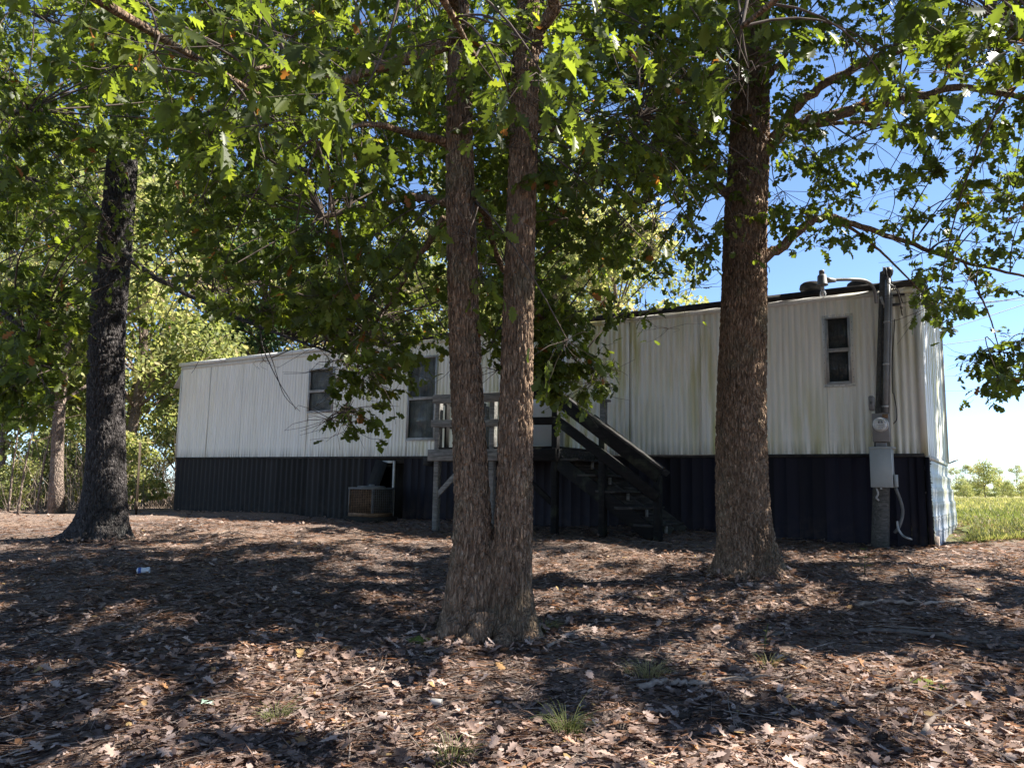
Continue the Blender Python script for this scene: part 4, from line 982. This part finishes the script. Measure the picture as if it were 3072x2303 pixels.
for key, t in TREES.items():
    sel = lown == key
    if not sel.any(): continue
    idx = np.nonzero(sel)[0]; vis = idx[ins[idx]]
    big = vis[np.argsort(-(lsz[vis]/d[vis]))[:300]]
    for k, i_ in enumerate(big):
        o = bpy.data.objects.new('leaf', LEAFDATA[k % 3]); COL.objects.link(o); o.parent = t.root
        m4 = Matrix((R[i_]*scl[i_][None, :]).tolist()).to_4x4(); m4.translation = Vector((lpos[i_]-t.base).tolist()); o.matrix_local = m4
    rest = np.setdiff1d(idx, big); Vs, Fs, ts, off = [], {}, [], 0
    for tm, which in (('A', rest[ins[rest] & (d[rest] < 5)]), ('B', rest[ins[rest] & (d[rest] >= 5) & (d[rest] < 8)]), ('B2', rest[ins[rest] & (d[rest] >= 8)]), ('C', rest[~ins[rest]])):
        if len(which) == 0: continue
        V, Fq = place(LT[tm], lpos[which], R[which], scl[which]); Vs.append(V); Fs.setdefault(Fq.shape[1], []).append(Fq+off); off += len(V)
        ts.append(np.repeat(tint[which], len(LT[tm][0])))
    o = mesh('crown', np.concatenate(Vs), [np.concatenate(f) for f in Fs.values()], MAT['oak_leaf'], t.root, attrs={'tint': np.concatenate(ts)}); o['kind'] = 'stuff'
    bs = np.nonzero(owner == key)[0]; live = np.isin(bs, lbr); bs = bs[live]
    mx, my, md = proj((A0[bs]+cen[bs])/2+[0, 0, .05]); bare = inframe(mx, my, md) & (bil(MASK, np.clip(mx, 0, 2211)/100, np.clip(my, 0, 1099)/100) < 2.6) & (ln[bs] > 1.2); bsa = bs; bs = bs[~bare]
    V1, F1 = thin_tubes(A0[bs], mid[bs], cen[bs], np.minimum(.0045+.004*ln[bs], LR[near[bs]]*.8+.002), np.full(len(bs), .004), 4, 6)
    sk = (~outside[bsa])
    b2 = bsa[sk]; Aq = np.repeat(cen[b2], NS, 0); S0 = sroot[b2].reshape(-1, 3); S1 = stip[b2].reshape(-1, 3)
    V2, F2 = thin_tubes(Aq, S0, S1, np.full(len(S0), .0035), np.full(len(S0), .0015), 3, 3)
    o = mesh('twigs', np.concatenate([V1, V2]), [np.concatenate([F1, F2+len(V1)])], MAT['twig'], t.root, True); o['kind'] = 'stuff'
# ------------------------------------------------------------------ background woodland
def crown_mesh(name, n, blobs, size, seed, mat, lift=0.):
    """a crown of leaf-clump faces in uneven blobs, unit height frame"""
    g = np.random.default_rng(seed); w = np.array([b[3]**2 for b in blobs]); w = w/w.sum()
    bi = g.choice(len(blobs), n, p=w); B_ = np.array(blobs)[bi]
    v = unit(g.normal(0, 1, (n, 3))); rr = g.uniform(.35, 1.08, (n, 1))**.6
    pos = B_[:, :3]+v*rr*B_[:, 3:4]*np.array([1, 1, .7])
    dr = unit(v*.6+g.normal(0, .7, (n, 3))+np.array([0, 0, -.35])); up = unit(np.array([0, 0, 1.])+g.normal(0, .6, (n, 3)))
    s = g.uniform(.7, 1.3, n)*size; scl = np.stack([s, s*g.uniform(.8, 1.3, n), s], 1)
    V, Fq = place(LT['C'], pos, frames(dr, up), scl)
    tint = np.clip(g.normal(.45, .2, n)+.18*np.sin(bi*2.3), 0, 1)
    return mesh(name, V, [Fq], mat, data_only=True, attrs={'tint': np.repeat(tint, len(LT['C'][0])), 'single': np.full(len(V), .25)})
def blobs(n, h0, h1, r, br, seed):
    g = np.random.default_rng(seed); out = []
    for k in range(n):
        z = g.uniform(h0, h1); q = (z-h0)/(h1-h0); rr = r*(math.sin(math.pi*(.18+.8*q))**.7)*math.sqrt(g.uniform(.08, 1)); a = g.uniform(0, 6.28)
        out.append((rr*math.cos(a), rr*math.sin(a), z, br*g.uniform(.6, 1.25)))
    return out
BLB = [blobs(30, 3.2, 10.5, 2.6, .95, 40), blobs(34, 2.2, 9.0, 2.3, .85, 41), blobs(28, 4.2, 12.5, 2.9, 1.0, 42), blobs(26, 1.0, 5.6, 1.9, .75, 43), blobs(16, .4, 2.4, 1.2, .6, 44), blobs(12, 5, 13, 1.5, .8, 45)]
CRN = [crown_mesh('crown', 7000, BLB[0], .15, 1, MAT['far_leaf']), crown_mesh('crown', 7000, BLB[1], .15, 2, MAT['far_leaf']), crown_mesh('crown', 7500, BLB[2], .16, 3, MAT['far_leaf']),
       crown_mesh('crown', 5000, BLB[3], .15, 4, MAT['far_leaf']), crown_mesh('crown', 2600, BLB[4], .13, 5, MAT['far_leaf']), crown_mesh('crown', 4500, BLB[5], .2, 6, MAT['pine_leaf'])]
def bough_mesh(bl, h, r, seed):
    g = np.random.default_rng(seed); mb = MB()
    pts = np.array([[.12*math.sin(z*.7+seed), .1*math.sin(z*.9), z] for z in np.linspace(-.1, h, 12)])
    rad = np.interp(np.linspace(0, 1, 12), [0, .08, .5, 1], [r*1.45, r, r*.7, r*.12]); mb.tube(pts, rad, 10)
    br = MB()
    for x, y, z, b in bl:
        zz = max(.6, z-math.hypot(x, y)*.55); i_ = min(11, int((zz+.1)/(h+.1)*11)); p0 = pts[i_]
        p1 = np.array([x, y, z]); m_ = (p0+p1)/2+[0, 0, .15]
        br.tube(smooth_path([p0, m_, p1], 6), np.linspace(rad[i_]*.42, .012, 6), 5)
    return mb, br
BOU = []
for k, (bl, h, r) in enumerate(zip(BLB, (10, 8.6, 12, 5.2, 2.2, 12.6), (.15, .13, .17, .07, .04, .16))):
    a, b = bough_mesh(bl, h, r, k+3)
    BOU.append((mesh('trunk', np.concatenate(a.V), [np.concatenate(f) for f in a.F.values()], MAT['bark_pale'], smooth=True, data_only=True),
                mesh('limbs', np.concatenate(b.V), [np.concatenate(f) for f in b.F.values()], MAT['bark_pale'], smooth=True, data_only=True)))
def bg_tree(k, x, y, s, rz, label, cat='tree', group=None, name='woodland_tree', sz=1.):
    e = empty(name, (x, y, float(gz(x, y))-.05), label, cat, group); e.rotation_euler = (0, 0, rz); e.scale = (s, s, s*sz)
    for nm, me in (('trunk', BOU[k][0]), ('limbs', BOU[k][1]), ('crown', CRN[k])):
        o = bpy.data.objects.new(nm, me); COL.objects.link(o); o.parent = e
        if nm != 'trunk': o['kind'] = 'stuff'
    return e
q = on_ground(120, 1108); bg_tree(0, q[0], q[1], 1.0, .3, 'pale-barked woodland tree just left of the dark oak', group=None)
q = on_ground(285, 1098); bg_tree(2, q[0]-.1, q[1], .9, 1.6, 'slender pale tree between the dark oak and the home')
g = np.random.default_rng(77); placed = []
def try_tree(k, x, y, s, **kw):
    for a, b in placed:
        if math.hypot(a-x, b-y) < 1.5: return
    h_ = tolocal([x, y, 2.])
    if -L-1.2 < h_[0] < 1 and -.5 < h_[1] < WID+1.2: return
    placed.append((x, y)); bg_tree(k, x, y, s, g.uniform(0, 6.28), **kw)
for i_ in range(22):
    d = g.uniform(21, 42); px = g.uniform(-150, 520)
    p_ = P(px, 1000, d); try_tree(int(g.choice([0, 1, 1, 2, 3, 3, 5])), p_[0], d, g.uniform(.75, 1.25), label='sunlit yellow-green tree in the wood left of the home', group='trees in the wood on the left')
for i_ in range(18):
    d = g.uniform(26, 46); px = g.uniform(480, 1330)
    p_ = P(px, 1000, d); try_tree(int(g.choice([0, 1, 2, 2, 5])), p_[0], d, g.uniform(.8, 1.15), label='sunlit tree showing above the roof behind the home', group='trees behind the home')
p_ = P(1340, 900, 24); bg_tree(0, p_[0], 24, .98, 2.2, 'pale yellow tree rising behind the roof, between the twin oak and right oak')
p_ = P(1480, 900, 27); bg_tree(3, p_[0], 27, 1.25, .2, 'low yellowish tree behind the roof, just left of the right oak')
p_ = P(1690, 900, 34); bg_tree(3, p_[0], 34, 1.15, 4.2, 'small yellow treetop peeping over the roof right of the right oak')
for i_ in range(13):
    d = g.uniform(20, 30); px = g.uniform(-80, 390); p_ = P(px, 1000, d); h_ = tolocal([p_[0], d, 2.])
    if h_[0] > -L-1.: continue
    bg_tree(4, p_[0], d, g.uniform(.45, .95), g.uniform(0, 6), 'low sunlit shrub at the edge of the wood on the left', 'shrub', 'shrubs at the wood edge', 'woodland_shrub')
# bare saplings at the left edge
for px, py, h, lean in ((18, 1105, 3.4, .1), (38, 1112, 2.8, .25), (62, 1100, 3.6, -.1), (78, 1108, 3.0, .3), (98, 1098, 2.4, .12), (150, 1094, 2.2, -.2), (330, 1090, 2.2, .2)):
    q = on_ground(px, py); e = empty('sapling', q, 'thin bare grey sapling standing at the wood edge', 'sapling', 'bare saplings at the wood edge')
    pts = smooth_path([q-[0, 0, .1], q+[lean*.3, 0, h*.4], q+[lean, .1, h]], 10); MB().tube(pts, np.linspace(.032, .008, 10), 6).build('stem', MAT['bark_pale'], e, smooth=True)
    for k in range(5):
        a = pts[4+k]; dv = np.array([g.uniform(-.7, .7), g.uniform(-.5, .5), g.uniform(.2, .6)]); MB().tube([a, a+dv*.5, a+dv], [.009, .006, .003], 4).build('branch', MAT['bark_pale'], e)
# tangle of dead stems and leaves on the wood floor
n = 5200; x = g.uniform(-28, -7.5, n); y = g.uniform(19, 32, n); ok = tolocal(np.stack([x, y, 0*x+1], 1))[:, 0] < -L-.6; x, y = x[ok], y[ok]; n = len(x)
A = np.stack([x, y, gz(x, y)-.03], 1); C2 = A+g.normal(0, 1, (n, 3))*[.45, .4, .2]+np.stack([0*x, 0*x, g.uniform(.25, 1.9, n)], 1)
V, Fq = thin_tubes(A, (A+C2)/2+g.normal(0, .15, (n, 3)), C2, np.full(n, .008), np.full(n, .003), 3, 3)
o = mesh('undergrowth', V, [Fq], MAT['stick']); tag(o, 'tangle of dead stems on the floor of the left wood', 'undergrowth', kind='stuff')
# ------------------------------------------------------------------ the field on the right
n = 60000; yy = 11.2+45*g.uniform(0, 1, n)**2.2; xx = 4.5+yy*.12+g.uniform(0, 1, n)**1.1*(yy*.75)
hl = tolocal(np.stack([xx, yy, 0*xx+1], 1)); ok = ~((hl[:, 0] < .35) & (hl[:, 1] < WID+.2)) & (hl[:, 1] > -1.2+.8*np.sin(xx*2))
xx, yy = xx[ok], yy[ok]; n = len(xx); hh = g.uniform(.04, .12, n)*(1+yy/80); wd = .006*(1+yy/9)
V0 = np.stack([xx, yy, gz(xx, yy)-.01], 1); az = g.uniform(0, 6.28, n); wv = np.stack([np.cos(az), np.sin(az), 0*az], 1)*wd[:, None]; tip = V0+np.stack([g.normal(0, .05, n), g.normal(0, .05, n), hh], 1)
V = np.stack([V0-wv, V0+wv, tip], 1).reshape(-1, 3); Fq = np.arange(3*n).reshape(-1, 3)
o = mesh('field_grass', V, [Fq], MAT['grass'], attrs={'tint': np.repeat(np.clip(g.normal(.33, .25, n)+.3*np.sin(xx*.6+yy*.3)*.5+(yy > 22)*.25, 0, 1), 3)}); tag(o, 'rough green and straw grass of the field beside the home', 'grass', kind='stuff')
for i_ in range(34):
    d = g.uniform(75, 110); px = 2020+i_*9+g.uniform(-8, 8); p_ = P(px, 1060, d)
    bg_tree(4 if i_ % 3 else 3, p_[0], d, g.uniform(.45, .8)*(1 if i_ % 3 else .5), g.uniform(0, 6), 'distant olive shrub in the hedge across the field', 'shrub', 'shrubs along the far side of the field', 'field_shrub')
for i_ in range(9):
    d = g.uniform(170, 230); px = 1990+i_*34+g.uniform(-12, 12); p_ = P(px, 1060, d)
    bg_tree(int(g.choice([0, 1])), p_[0], d, g.uniform(.55, .85), g.uniform(0, 6), 'far tree on the horizon beyond the field hedge', 'tree', 'trees on the horizon', 'field_tree')
p_ = P(2128, 1060, 55); bg_tree(3, p_[0], 55, .5, 1., 'lone airy young tree standing in the field at the right edge', 'tree', None, 'young_tree')

# ------------------------------------------------------------------ litter on the woodland floor
def scatter(n, d0, d1, pw=1.):
    d = d0+(d1-d0)*g.uniform(0, 1, n)**pw; x = g.uniform(-.8, .8, n)*d; hl = tolocal(np.stack([x, d, gz(x, d)], 1))
    ok = ~((hl[:, 0] > -L) & (hl[:, 0] < .1) & (hl[:, 1] > .0)); return x[ok], d[ok]
def litter_xform(x, y, lo, hi, tilt, drop=.004):
    n = len(x); z = gz(x, y)+drop+np.abs(g.normal(0, .012, n)); az = g.uniform(0, 6.28, n)
    dr = np.stack([np.cos(az), np.sin(az), g.normal(0, tilt, n)], 1); up = np.stack([g.normal(0, tilt, n), g.normal(0, tilt, n), np.ones(n)], 1)
    s = g.uniform(lo, hi, n); return np.stack([x, y, z+.008], 1), frames(dr, up), np.stack([s, s*g.uniform(.75, 1.1, n), s*g.uniform(.08, .62, n)*np.where(g.uniform(0, 1, n) < .5, 1, -1)], 1)
clump = lambda x, y: np.sin(x*1.7+y*.8)+np.sin(y*2.3-x*1.1)+.8*np.sin(x*4.1+1)*np.sin(y*3.7)
x, y = scatter(9400, 2.2, 7.2, 1.15); ok = clump(x, y)+g.normal(0, 1., len(x))+(5.2-y)*.8 > -.5; x, y = x[ok], y[ok]
pos, R, scl = litter_xform(x, y, .05, .11, .13); n = len(pos)
# the largest 300 in the picture are pieces of the ground, the rest one carpet
tn = np.clip(g.normal(.53, .24, n), 0, .88); tn = np.where(g.uniform(0, 1, n) < .05, g.uniform(.9, 1, n), tn)
px_, py_, dd_ = proj(pos); vis = (px_ > 5) & (px_ < 2207) & (py_ < 1650)
order = np.argsort(-np.where(vis, scl[:, 0]/dd_, 0)); big = order[:300]; rest = np.setdiff1d(np.arange(n), big)
DL = []
for nm in ('D', 'D2'):
    T, Fq = LT[nm]; DL.append(mesh('leaf', T, [Fq], MAT['dry_leaf'], data_only=True, attrs={'tint': np.full(len(T), .5), 'single': np.full(len(T), .7)}))
for k, i_ in enumerate(big):
    o = bpy.data.objects.new('leaf', DL[k % 2]); COL.objects.link(o); o.parent = ground
    m4 = Matrix((R[i_]*scl[i_][None]).tolist()).to_4x4(); m4.translation = Vector(pos[i_].tolist()); o.matrix_local = m4
V, Fq = place(LT['D2'], pos[rest], R[rest], scl[rest]); Vs, Fs, ts = [V], {Fq.shape[1]: [Fq]}, [np.repeat(tn[rest], len(LT['D2'][0]))]; off = len(V)
x, y = scatter(15000, 6.2, 19., 1.25); ok = clump(x*.8, y*.8)+g.normal(0, 1.3, len(x)) > -.3; x, y = x[ok], y[ok]
pos, R, scl = litter_xform(x, y, .055, .11, .13); n = len(pos); V, Fq = place(LT['E'], pos, R, scl); Vs.append(V); Fs.setdefault(Fq.shape[1], []).append(Fq+off); ts.append(np.repeat(np.clip(g.normal(.42, .22, n), 0, 1), len(LT['E'][0]))); off += len(V)
x, y = scatter(32000, 2.2, 10, 1.15); pos, R, scl = litter_xform(x, y, .02, .055, .3, 0.); n = len(pos); V, Fq = place(LT['C'], pos, R, scl); Vs.append(V); Fs.setdefault(Fq.shape[1], []).append(Fq+off); ts.append(np.repeat(np.clip(g.normal(.45, .25, n), 0, 1), len(LT['C'][0])))
o = mesh('leaf_litter', np.concatenate(Vs), [np.concatenate(f) for f in Fs.values()], MAT['dry_leaf'], attrs={'tint': np.concatenate(ts)}); tag(o, 'carpet of dry brown oak leaves and leaf crumbs under the trees', 'leaf litter', kind='stuff')
# leaves drifted against the trunks
bx_, by_ = [], []
for t_, r_ in ((t1, .42), (t2, .40), (t3, .40)):
    a_ = g.uniform(0, 6.28, 150); q_ = r_+np.abs(g.normal(0, .16, 150)); bx_.append(t_.base[0]+np.cos(a_)*q_); by_.append(t_.base[1]+np.sin(a_)*q_)
x, y = np.concatenate(bx_), np.concatenate(by_); pos, R, scl = litter_xform(x, y, .05, .1, .4, .02); V, Fq = place(LT['E'], pos, R, scl)
o = mesh('drifted_leaves', V, [Fq], MAT['dry_leaf'], attrs={'tint': np.repeat(np.clip(g.normal(.5, .22, len(x)), 0, .9), len(LT['E'][0]))}); tag(o, 'dry leaves drifted against the feet of the three oaks', 'leaf litter', kind='stuff')
# needles and twiglets
x, y = scatter(46000, 2.2, 15, 1.25); n = len(x); z = gz(x, y)+.006+np.abs(g.normal(0, .012, n)); az = g.uniform(0, 6.28, n); ln_ = g.uniform(.05, .2, n); dv = np.stack([np.cos(az), np.sin(az), g.normal(0, .12, n)], 1)*ln_[:, None]
A = np.stack([x, y, z], 1); wv = np.stack([-np.sin(az), np.cos(az), 0*az], 1)*(g.uniform(.001, .0028, n))[:, None]
V = np.stack([A-wv, A+wv, A+dv*.55+wv+[0, 0, .006], A+dv, A+dv*.5-wv+[0, 0, .006]], 1).reshape(-1, 3)
o = mesh('needle_litter', V, [np.arange(5*n).reshape(-1, 5)], MAT['dry_leaf'], attrs={'tint': np.repeat(np.clip(g.normal(.45, .3, n), 0, .9), 5)}); tag(o, 'grey-brown pine needles and twiglets strewn over the ground', 'needles', kind='stuff')
x, y = scatter(900, 3.4, 15, 1.2); n = len(x); az = g.uniform(0, 6.28, n); ln_ = g.uniform(.15, .6, n); A = np.stack([x, y, gz(x, y)+.012], 1); C2 = A+np.stack([np.cos(az)*ln_, np.sin(az)*ln_, 0*az], 1); C2[:, 2] = gz(C2[:, 0], C2[:, 1])+g.uniform(.01, .05, n)
V, Fq = thin_tubes(A, (A+C2)/2+g.normal(0, .04, (n, 3))*[1, 1, .3], C2, g.uniform(.002, .006, n), np.full(n, .0015), 4, 4)
o = mesh('twig_litter', V, [Fq], MAT['stick'], smooth=True); tag(o, 'small fallen twigs scattered over the ground', 'twigs', kind='stuff')
# fallen branches one can point at
def fallen(pts, r0, r1, label, mat='stick', lift=.02, side=()):
    w = [on_ground(*p) for p in pts]; w = [np.array([q[0], q[1], q[2]+lift]) for q in w]; p = smooth_path(w, 6*len(w)); p += g.normal(0, .006, p.shape)
    e = empty('fallen_branch', w[0], label, 'branch', 'fallen branches'); MB().tube(p, np.linspace(r0, r1, len(p)), 8).build('stem', MAT[mat], e, smooth=True)
    for f, dx, dy, dz in side:
        a = p[int(f*(len(p)-1))]; b = a+np.array([dx, dy, dz]); MB().tube(smooth_path([a, (a+b)/2+[.02, .02, .01], b], 7), np.linspace(r1*.8, .003, 7), 6).build('offshoot', MAT[mat], e, smooth=True)
fallen([(1378, 1496), (1440, 1478), (1500, 1486), (1560, 1478), (1640, 1474)], .02, .013, 'thick bent pale fallen branch in the right foreground leaves', side=((.75, .16, -.1, .03), (.95, .1, -.12, .05)))
fallen([(1180, 1404), (1220, 1384), (1262, 1362), (1290, 1350)], .014, .008, 'straight pale stick lying right of the twin oak base', side=((.5, .2, .1, .02),))
fallen([(1128, 1352), (1138, 1380), (1146, 1408)], .008, .005, 'thin pale stick leaning at the foot of the twin oak', lift=.06)
fallen([(1850, 1315), (1900, 1305), (1990, 1308), (2080, 1303)], .022, .012, 'long curved pale branch on the ground below the meter pole', side=((.3, -.1, -.2, .03),))
fallen([(1960, 1225), (1975, 1252), (2010, 1272), (2090, 1290)], .010, .006, 'thin looping vine stem lying right of the right oak', side=((.4, .05, -.2, .02),))
fallen([(1850, 1365), (1980, 1372), (2100, 1390), (2200, 1405)], .020, .014, 'long dark branch lying in the shade at the right edge', 'dark_stick')
fallen([(1660, 1378), (1720, 1370), (1760, 1362)], .014, .008, 'short grey stick in the leaves right of the centre', 'dark_stick')
fallen([(1870, 1520), (1930, 1498), (2000, 1486), (2090, 1480)], .012, .006, 'slender pale stick across the right foreground leaves', side=((.7, .25, -.25, .03), (.5, .1, .2, .03)))
fallen([(1990, 1600), (2020, 1560), (2080, 1520), (2130, 1500)], .016, .008, 'forked pale branch among leaves in the bottom right corner', side=((.4, .2, .1, .05), (.6, -.2, .1, .08), (.2, .15, -.2, .04)))
fallen([(1270, 1308), (1330, 1290), (1400, 1280)], .010, .005, 'thin curved stick between the twin oak and right oak', 'dark_stick')
fallen([(1180, 1245), (1240, 1240), (1300, 1228), (1380, 1226)], .014, .008, 'dark fallen branch in front of the steps', 'dark_stick', side=((.5, .2, .15, .02),))
fallen([(455, 1160), (490, 1152), (530, 1158)], .014, .008, 'short pale stick right of the dark oak base')
# grass tufts, moss and weeds
def tuft(px, py, n, h, label, tl, spread=.06, mat='grass', droop=.5):
    q = on_ground(px, py); az = g.uniform(0, 6.28, n); r = g.uniform(0, spread, n); hh = g.uniform(.4, 1, n)*h; A = q+np.stack([np.cos(az)*r, np.sin(az)*r, 0*r-.005], 1); o_ = np.stack([np.cos(az), np.sin(az), 0*az], 1)
    B1 = A+o_*hh[:, None]*.25+np.stack([0*r, 0*r, hh*.8], 1); C2 = A+o_*hh[:, None]*g.uniform(.4, 1.1, n)[:, None]+np.stack([0*r, 0*r, hh*(1-droop*g.uniform(0, 1.2, n))], 1)
    V, Fq = thin_tubes(A, B1, C2, np.full(n, .0022), np.full(n, .0006), 3, 4)
    o = mesh('grass_tuft', V-q, [Fq], MAT[mat], attrs={'tint': np.repeat(np.clip(g.normal(tl, .15, n), 0, 1), 15)}); o.location = q; tag(o, label, 'grass', 'grass tufts')
tuft(1225, 1590, 90, .2, 'green grass tuft in the foreground below the twin oak', .25); tuft(1400, 1462, 120, .13, 'dry straw-coloured grass tuft in front of the thick fallen branch', .95, .13)
tuft(1175, 1362, 90, .12, 'yellow-green grass tuft at the right foot of the twin oak', .55, .1); tuft(595, 1560, 50, .14, 'small grass tuft among leaves in the left foreground', .4)
tuft(1660, 1440, 40, .12, 'small straw tuft in the leaves below the right oak', .8); tuft(975, 1652, 60, .18, 'dark grass tuft at the bottom edge', .3, .1)
MAT['moss'] = plain('moss', (.07, .085, .02), (.17, .19, .05), 60, .95, .1, 1.)
for px, py, r, lb in ((905, 1388, .11, 'moss patch left of the twin oak base'), (1990, 1480, .15, 'yellow-green moss patch in the right foreground')):
    q = on_ground(px, py); th = np.arange(26)*2*np.pi/26; V = [[0, 0, .035]]
    for f in (.35, .7, 1.): V += [[r*f*math.cos(t)*(1+.25*math.sin(3*t+px)), r*f*.7*math.sin(t)*(1+.2*math.sin(5*t)), .035*(1-f*f)-.012+g.normal(0, .004)] for t in th]
    k = np.arange(26); k2 = (k+1) % 26; Fq = [np.stack([0*k, 1+k, 1+k2], -1)]; Q = np.concatenate([np.stack([1+26*j+k, 1+26*(j+1)+k, 1+26*(j+1)+k2, 1+26*j+k2], -1) for j in range(2)])
    o = mesh('moss_patch', V, [Fq[0], Q], MAT['moss'], smooth=True); o.location = q+[0, 0, .012]; tag(o, lb, 'moss')
def weed(px, py, h, n, label, tl=.6, ls=.07):
    q = on_ground(px, py); e = empty('weed', q, label, 'weed', 'weeds'); p = smooth_path([q, q+[.01, 0, h*.5], q+[.03, -.01, h]], 8); MB().tube(p, np.linspace(.004, .002, 8), 5).build('stem', MAT['grass'], e)
    for k in range(n):
        a = p[2+int(k*5/n)]; az = k*2.4; o = bpy.data.objects.new('leaf', LEAFDATA[2]); COL.objects.link(o); o.parent = e
        R_ = frames(np.array([[math.cos(az), math.sin(az), .3]]), np.array([[0, 0, 1.]]))[0]*ls; m4 = Matrix(R_.tolist()).to_4x4(); m4.translation = Vector((a-q).tolist()); o.matrix_local = m4
weed(1868, 1240, .28, 7, 'small yellow-green leafy seedling right of the right oak', ls=.11); weed(1652, 1412, .2, 8, 'tall thin green weed stem right of the dry grass tuft', ls=.035); weed(1462, 1105, .2, 6, 'green seedling by the porch step foot', ls=.09)
weed(2120, 1165, .3, 10, 'yellow flowering weed at the right end of the home', ls=.07); weed(1790, 1155, .2, 8, 'low green seedling against the dark skirting', ls=.09)
# litter dropped by people
MAT['can_white'] = plain('can_white', (.5, .52, .55), (.65, .67, .7), 5, .35, .5); MAT['can_blue'] = plain('can_blue', (.03, .08, .3), (.05, .12, .4), 5, .35, .5); MAT['cup'] = plain('cup', (.4, .37, .32), (.55, .5, .44), 6, .6, .3)
q = on_ground(308, 1242); e = empty('crushed_can', q, 'crushed white and blue drink can on the shaded leaves at left', 'can')
MB().lathe(q+[-.06, 0, .04], [(.022, 0), (.032, .008), (.031, .05), (.027, .08), (.033, .115), (.024, .122)], 14, (1, .25, .05)).build('body', MAT['can_white'], e); MB().lathe(q+[-.045, .004, .041], [(.0325, .0), (.0328, .028)], 14, (1, .25, .05)).build('band', MAT['can_blue'], e)
q = on_ground(940, 1527); e = empty('dropped_cup', q, 'small weathered beige tube lying in the foreground leaves', 'litter')
MB().lathe(q+[-.02, 0, .025], [(.017, 0), (.018, .004), (.017, .06), (.012, .061), (.012, .04)], 14, (1, -.3, .02)).build('tube', MAT['cup'], e, smooth=False)
q = on_ground(433, 1528); MAT['mint'] = plain('mint', (.25, .36, .28), (.38, .48, .39), 12, .6, .3)
T, Fq = LT['D2']; o = mesh('upturned_leaf', T*[.11, .13, .12], [Fq], MAT['mint']); o.location = q+[0, 0, .02]; o.rotation_euler = (.3, -.4, .9); tag(o, 'pale mint-green upturned leaf in the left foreground', 'leaf')
# pine cones
MAT['cone'] = plain('cone', (.03, .022, .017), (.09, .065, .05), 30, .8, .2)
for k, (px, py, lb) in enumerate(((1342, 1588, 'dark pine cone in the foreground right of the green grass tuft'), (1905, 1610, 'dark pine cone at the bottom right among leaves'), (1480, 1560, 'small dark pine cone below the thick fallen branch'))):
    q = on_ground(px, py); e = empty('pine_cone', q, lb, 'pine cone', 'pine cones'); MB().lathe(q+[-.03, 0, .022], [(.006, 0), (.02, .015), (.022, .035), (.012, .06), (.004, .068)], 10, (1, .4, .1)).build('core', MAT['cone'], e)
    V, Fs = [], []; axv = unit(np.array([1, .4, .1])); a_ = unit(np.cross(axv, [0, 0, 1.])); b_ = np.cross(axv, a_)
    for j in range(40):
        t = j/40; th = j*2.4; rr = .024*math.sin(math.pi*(.15+.8*t)); rd = math.cos(th)*a_+math.sin(th)*b_; tg = np.cross(axv, rd); c0 = q+[-.03, 0, .022]+axv*.066*t+rd*rr*.7
        V += [c0-tg*.006, c0+tg*.006, c0+rd*.012+axv*.008+tg*.005, c0+rd*.012+axv*.008-tg*.005]; Fs.append([4*j, 4*j+1, 4*j+2, 4*j+3])
    mesh('scales', V, [np.array(Fs)], MAT['cone'], e)['kind'] = 'stuff'

# labels that tell look-alikes of the background apart: their order in the picture
ONES = ['', 'first', 'second', 'third', 'fourth', 'fifth', 'sixth', 'seventh', 'eighth', 'ninth', 'tenth', 'eleventh', 'twelfth', 'thirteenth', 'fourteenth', 'fifteenth', 'sixteenth', 'seventeenth', 'eighteenth', 'nineteenth']
def ordinal(k): return ONES[k] if k < 20 else ('twentieth' if k == 20 else 'thirtieth' if k == 30 else ('twenty-' if k < 30 else 'thirty-')+ONES[k % 10])
for grp in ('shrubs at the wood edge', 'trees in the wood on the left', 'trees behind the home', 'bare saplings at the wood edge', 'shrubs along the far side of the field', 'trees on the horizon'):
    os_ = [o for o in COL.objects if o.get('group') == grp]; xs_ = [proj(np.array(o.location))[0][0] for o in os_]
    for k, i_ in enumerate(np.argsort(xs_)): os_[i_]['label'] = os_[i_]['label']+', '+ordinal(k+1)+' from left'
